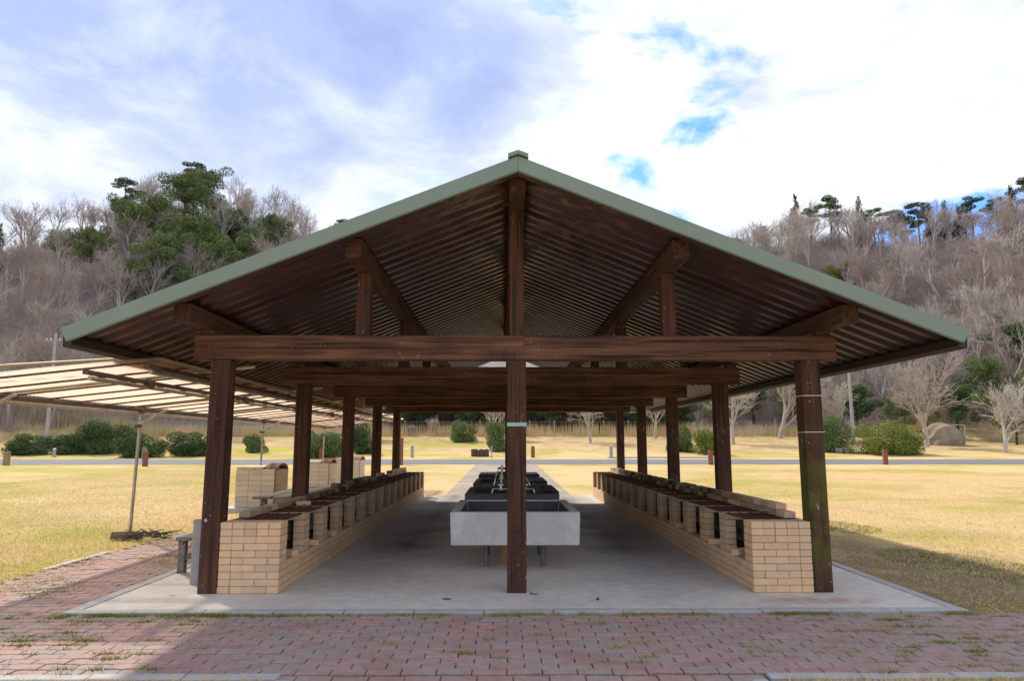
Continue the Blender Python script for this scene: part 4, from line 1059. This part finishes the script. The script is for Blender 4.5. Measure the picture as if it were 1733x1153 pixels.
# evergreens on the hills
def evergreen_mesh(seed, kind, mat):
    rg = np.random.default_rng(seed)
    if kind == 'round':
        bl = [(rg.normal(0, 1.3), rg.normal(0, 1.3), rg.uniform(2.6, 7.6), *(rg.uniform(.6, 1.25, 2)), rg.uniform(.45, .8)) for _ in range(34)]; n = 9000; size = .13; th = 6
    elif kind == 'cone':
        bl = []
        for z in np.linspace(1.6, 9.6, 13):
            rr = 1.75 * (1 - (z - 1.2) / 9.2) + .15
            for a in rg.uniform(0, 6.28, 5): bl.append((rr * .6 * math.cos(a), rr * .6 * math.sin(a), z + rg.uniform(-.3, .3), rr * .55, rr * .55, .42))
        n = 7500; size = .12; th = 9.6
    else:   # flat-topped pine
        bl = []
        for z, rr in ((5.2, 1.3), (6.3, 1.9), (7.2, 1.7), (7.9, 1.1)):
            for a in rg.uniform(0, 6.28, 4): q = rg.uniform(.4, 1.) * rr; bl.append((q * math.cos(a), q * math.sin(a), z + rg.uniform(-.2, .2), .8, .8, .3))
        n = 4200; size = .12; th = 7.6
    V, F = leaf_cloud(rg, bl, n, size, .6)
    A = [(0, 0, -.3)]; 
    for z in np.linspace(th * .25, th, 4): A.append((rg.normal(0, .1), rg.normal(0, .1), z))
    A = np.array(A); rr = np.linspace(.2, .04, 5)
    P0, P1, r0, r1 = list(A[:-1]), list(A[1:]), list(rr[:-1]), list(rr[1:])
    for b in bl[::2]: P0.append(np.array((0, 0, max(b[2] - .7, .5)))); P1.append(np.array(b[:3])); r0.append(.05); r1.append(.02)
    v, f = tubes(P0, P1, r0, r1, 5)
    return fast_mesh('trunk', v, f, M['bark_dark']), fast_mesh('crown', V, F, mat)
eg = {'round_dark': [evergreen_mesh(1, 'round', M['leaf_dark']), evergreen_mesh(2, 'round', M['leaf_dark'])], 'round_mid': [evergreen_mesh(3, 'round', M['leaf_mid']), evergreen_mesh(4, 'round', M['leaf_mid'])],
      'cone': [evergreen_mesh(5, 'cone', M['leaf_dark'])], 'red': [evergreen_mesh(6, 'cone', M['leaf_red'])], 'pine': [evergreen_mesh(7, 'pine', M['leaf_dark']), evergreen_mesh(8, 'pine', M['leaf_dark'])],
      'yellow': [evergreen_mesh(9, 'round', M['leaf_yellow'])]}
def hill_ever(kind, az, r, s, lab, grp, k=0):
    x, y = polar(az, r); put_tree('evergreen_tree', eg[kind][k % len(eg[kind])], (x, y, float(zg(x, y)) - .2), s, az * 3.1 + k, lab, grp)
for k, (az, r, s, kd) in enumerate(((-28.6, 126, .9, 'round_mid'), (-26.9, 122, .95, 'round_mid'), (-25.0, 128, 1.0, 'round_mid'), (-23.4, 133, 1.05, 'round_mid'), (-21.6, 124, .9, 'round_dark'),
                                    (-26.0, 112, .95, 'round_mid'), (-24.2, 116, 1.0, 'round_mid'), (-22.4, 113, .95, 'round_mid'), (-27.8, 112, .75, 'round_mid'), (-30.8, 120, .7, 'round_mid'), (-23.0, 104, .85, 'round_mid'),
                                    (-25.2, 103, .75, 'round_dark'), (-20.8, 110, .85, 'round_mid'), (-20.2, 120, .8, 'round_mid'), (-21.8, 100, .75, 'round_mid'), (-18.6, 126, .7, 'round_mid'), (-32.5, 124, .6, 'round_mid'))):
    hill_ever(kd, az, r, s * 1.3, 'green evergreen in the cluster near the top of the left hill', 'evergreen cluster on the left hill', k)
hill_ever('pine', -28.9, 136, 1.25, 'dark thin pine on the left skyline beside the evergreen cluster', 'skyline pines on the left hill'); hill_ever('pine', -24.4, 139, 1.3, 'dark pine on the left skyline above the evergreen cluster', 'skyline pines on the left hill', 1)
hill_ever('pine', -13.2, 139, .9, 'small flat pine on the skyline by the left roof slope', 'skyline pines on the left hill'); hill_ever('cone', -36.1, 128, .9, 'dark conifer at the left edge of the skyline', 'skyline pines on the left hill')
ORD = ('first', 'second', 'third', 'fourth', 'fifth', 'sixth', 'seventh', 'eighth', 'ninth', 'tenth', 'eleventh', 'twelfth'); cnt = {'pine': 0, 'cone': 0, 'red': 0}
for k, (az, kd, s) in enumerate(sorted(((18.8, 'pine', .8), (20.6, 'pine', .8), (23.2, 'red', 1.05), (25.6, 'pine', 1.15), (27.6, 'cone', 1.1), (28.5, 'pine', .95), (29.8, 'pine', 1.0), (31.3, 'pine', 1.15), (32.1, 'red', .95), (33.0, 'cone', .95), (33.8, 'red', .85),
                                 (34.6, 'pine', 1.1), (36.0, 'pine', .9), (36.9, 'red', 1.0), (37.8, 'pine', 1.2), (38.6, 'pine', 1.2), (24.3, 'pine', .9), (30.6, 'pine', .9)))):
    cnt[kd] += 1; nth = ORD[cnt[kd] - 1]
    hill_ever(kd, az, 138 + (k % 3) * 2, s, {'pine': f'dark flat-topped pine, {nth} from the left on the right skyline', 'cone': f'pointed dark conifer, {nth} from the left on the right skyline', 'red': f'rusty brown cedar, {nth} from the left on the right skyline'}[kd], {'pine': 'pines on the right skyline', 'cone': 'conifers on the right skyline', 'red': 'cedars on the right skyline'}[kd], k)
hill_ever('yellow', 25.6, 118, .62, 'bright yellow-green tree high on the right hillside', None)
for k, (az, r, s, kd) in enumerate(((30.4, 104, .75, 'round_dark'), (29.6, 98, .6, 'round_mid'), (36.6, 96, .85, 'round_dark'), (34.6, 88, .8, 'round_mid'), (37.9, 86, .9, 'round_mid'), (32.6, 84, .7, 'round_dark'), (35.8, 80, .7, 'round_mid'), (38.9, 104, .9, 'round_dark'),
                                    (26.5, 84, .7, 'round_dark'), (22.5, 84, .75, 'round_mid'), (19.4, 86, .8, 'round_dark'), (17.0, 84, .7, 'round_mid'), (29.5, 82, .6, 'round_mid'))):
    hill_ever(kd, az, r, s, 'green evergreen scattered low on the right hillside', 'scattered evergreens on the right hillside', k)
for k in range(22):
    az = -10 + k * 1.15; hill_ever('round_dark', az, 80 + (k * 7) % 6, .62 + .08 * (k % 3), 'dark evergreen at the edge of the wood behind the reeds', 'dark evergreens behind the reeds', k)
# undergrowth twigs on the slopes
def undergrowth(name, az0, az1, r0, r1, n, mat, lab, seed):
    rg = np.random.default_rng(seed)
    az = np.radians(rg.uniform(az0, az1, n)); r = np.sqrt(rg.uniform(r0 * r0, r1 * r1, n)); x = CAMX + r * np.sin(az); y = CAMY + r * np.cos(az); z = zg(x, y)
    P0, P1, ra = [], [], []
    for k in range(7):
        d = np.stack([rg.normal(0, .55, n), rg.normal(0, .55, n), rg.uniform(.7, 3.0, n)], 1); b = np.stack([x + rg.normal(0, .25, n), y + rg.normal(0, .25, n), z - .1], 1)
        P0.append(b); P1.append(b + d)
    P0 = np.concatenate(P0); P1 = np.concatenate(P1); v, f = tubes(P0, P1, np.full(len(P0), .022), np.full(len(P0), .008), 3)
    o = link(name, fast_mesh(name, v, f, mat)); tag(o, lab, 'undergrowth', kind='stuff')
undergrowth('undergrowth', -42, -6, 85, 142, 11000, M['bark'], 'brown leafless undergrowth covering the left hillside', 1)
undergrowth('undergrowth', 12, 43, 85, 142, 10000, M['bark'], 'grey leafless undergrowth covering the right hillside', 2)
undergrowth('undergrowth', -9, 14, 82, 96, 3000, M['bark_dark'], 'dark undergrowth at the foot of the wood behind the pavilion', 3)

# ---------------------------------------------------------------- turf blades, weeds, fallen leaves
def blades(name, x, y, z, h, w, mat, lab, seed, lean=.5):
    rg = np.random.default_rng(seed); n = len(x); a = rg.uniform(0, 3.14, n); hh = h * rg.uniform(.5, 1.3, n); ww = w * rg.uniform(.7, 1.3, n); l = rg.normal(0, lean, (n, 2)) * hh[:, None]
    V = np.stack([np.stack([x - ww * np.cos(a), y - ww * np.sin(a), z], 1), np.stack([x + ww * np.cos(a), y + ww * np.sin(a), z], 1), np.stack([x + l[:, 0], y + l[:, 1], z + hh], 1)], 1).reshape(-1, 3)
    o = link(name, fast_mesh(name, V, np.arange(3 * n).reshape(n, 3), mat)); tag(o, lab, 'grass', kind='stuff'); return o
rg = np.random.default_rng(9)
def region(n, x0, x1, y0, y1, p=1.6):
    x = rg.uniform(x0, x1, n); t = rg.uniform(0, 1, n) ** p; return x, y0 + (y1 - y0) * t
x, y = region(330000, -19, -4.1, -2.4, 30, 2.3); ed = -5.25 + .35 * np.sin(y * 2.1) + .2 * np.sin(y * 5.3 + 1) + rg.normal(0, .22, len(x)) - np.clip(-y, 0, 2) * .45; k = ((x < ed) | (y > 5.3)) & ~((y < -1.9) & (y > -2.45) & (x > -6)); x, y = x[k], y[k]
blades('lawn_grass', x, y, np.where(x > -7.5, np.maximum(zg(x, y), -.022), zg(x, y)) - .003, .028, .0045, M['dry_grass'], 'short dry golden turf on the left lawn', 1, 1.1)
x, y = region(330000, 4.1, 21, -.8, 30, 2.3); k = ~((x < 6.2) & (rg.uniform(0, 1, len(x)) < .55)); x, y = x[k], y[k]
blades('lawn_grass', x, y, zg(x, y) - .005, .028, .0045, M['dry_grass'], 'short dry golden turf on the right lawn', 2, 1.1)
x1, y1 = region(22000, -6, -1.62, -3.6, -2.5, 1); x2, y2 = region(22000, 1.62, 6, -3.6, -2.5, 1)
x = np.concatenate([x1, x2]); y = np.concatenate([y1, y2]); blades('lawn_grass', x, y, zg(x, y) - .002, .06, .005, M['dry_grass'], 'straggly half-dry grass in the near corners of the paving', 3, .8)
# weeds along the slab edge and in the paver joints
cx, cy = [], []
r2 = random.Random(21)
for i in range(90):   # tufts along the front kerb
    X = r2.uniform(-3.9, 4.1); 
    if r2.random() < .3 and X > 0: continue
    n = r2.randint(30, 120); cx += list(rg.normal(X, .06, n)); cy += list(rg.normal(-.83, .022, n))
for i in range(420):
    j = r2.randint(0, 13); X = r2.uniform(-5.8, 5.8); 
    if abs(X) < 2.4 and r2.random() < .8: continue
    n = r2.randint(10, 70); cx += list(rg.normal(X, .045, n)); cy += list(rg.normal(-2.395 + j * PW, .014, n))
cx = np.array(cx); cy = np.array(cy); blades('joint_weeds', cx, cy, np.full(len(cx), -.024), .034, .004, M['weed'], 'tufts of moss and weeds between the pavers and along the slab edge', 4, .8)
x, y = region(9000, -5.5, -3.95, -.8, 5.2, 1); k = (np.sin(x * 5.1 + y * 2.3) + np.sin(y * 3.7)) > .5; x, y = x[k], y[k]
blades('joint_weeds', x, y, np.full(len(x), -.022), .03, .004, M['weed'], 'weeds growing through the paving left of the slab', 5, .8)
x, y = region(26000, 4.0, 7.5, -.8, 7, 1); k = (np.sin(x * 2.3 + 1) + np.sin(y * 1.3 + x)) > .6; x, y = x[k], y[k]
blades('moss_patch', x, y, zg(x, y) - .003, .03, .006, M['weed'], 'green mossy patch beside the slab on the right', 6, .9)
lm = []
for s in range(2):
    V = []; 
    for i, t in enumerate(np.linspace(0, 1, 6)):
        w = .022 * math.sin(math.pi * (t * .9 + .05)); V += [((t - .5) * .1, -w, .004 + .012 * (t - .5) ** 2 * 4), ((t - .5) * .1, 0, .001 + .02 * s * t), ((t - .5) * .1, w, .010)]
    F = [(3 * i + k, 3 * i + k + 1, 3 * i + k + 4, 3 * i + k + 3) for i in range(5) for k in range(2)]
    lm.append(mesh('dead_leaf', V, F, M['leaf'], True))
for k, (x, y, lab) in enumerate(((-.66, -.28, 'dead leaf on the slab left of the centre post'), (.75, -.30, 'curled dead leaf on the slab right of the centre post'),
                                 (.16, -.05, 'tiny dead leaf at the foot of the centre post'), (-3.3, -.1, 'dead leaf on the sunlit corner of the slab'))):
    o = link('dead_leaf', lm[k % 2], None, (x, y, .003), (0, 0, k * 1.3)); o.scale = (.8, .8, .8) if k != 3 else (.45, .45, .45); tag(o, lab, 'leaf', 'dead leaves on the slab')
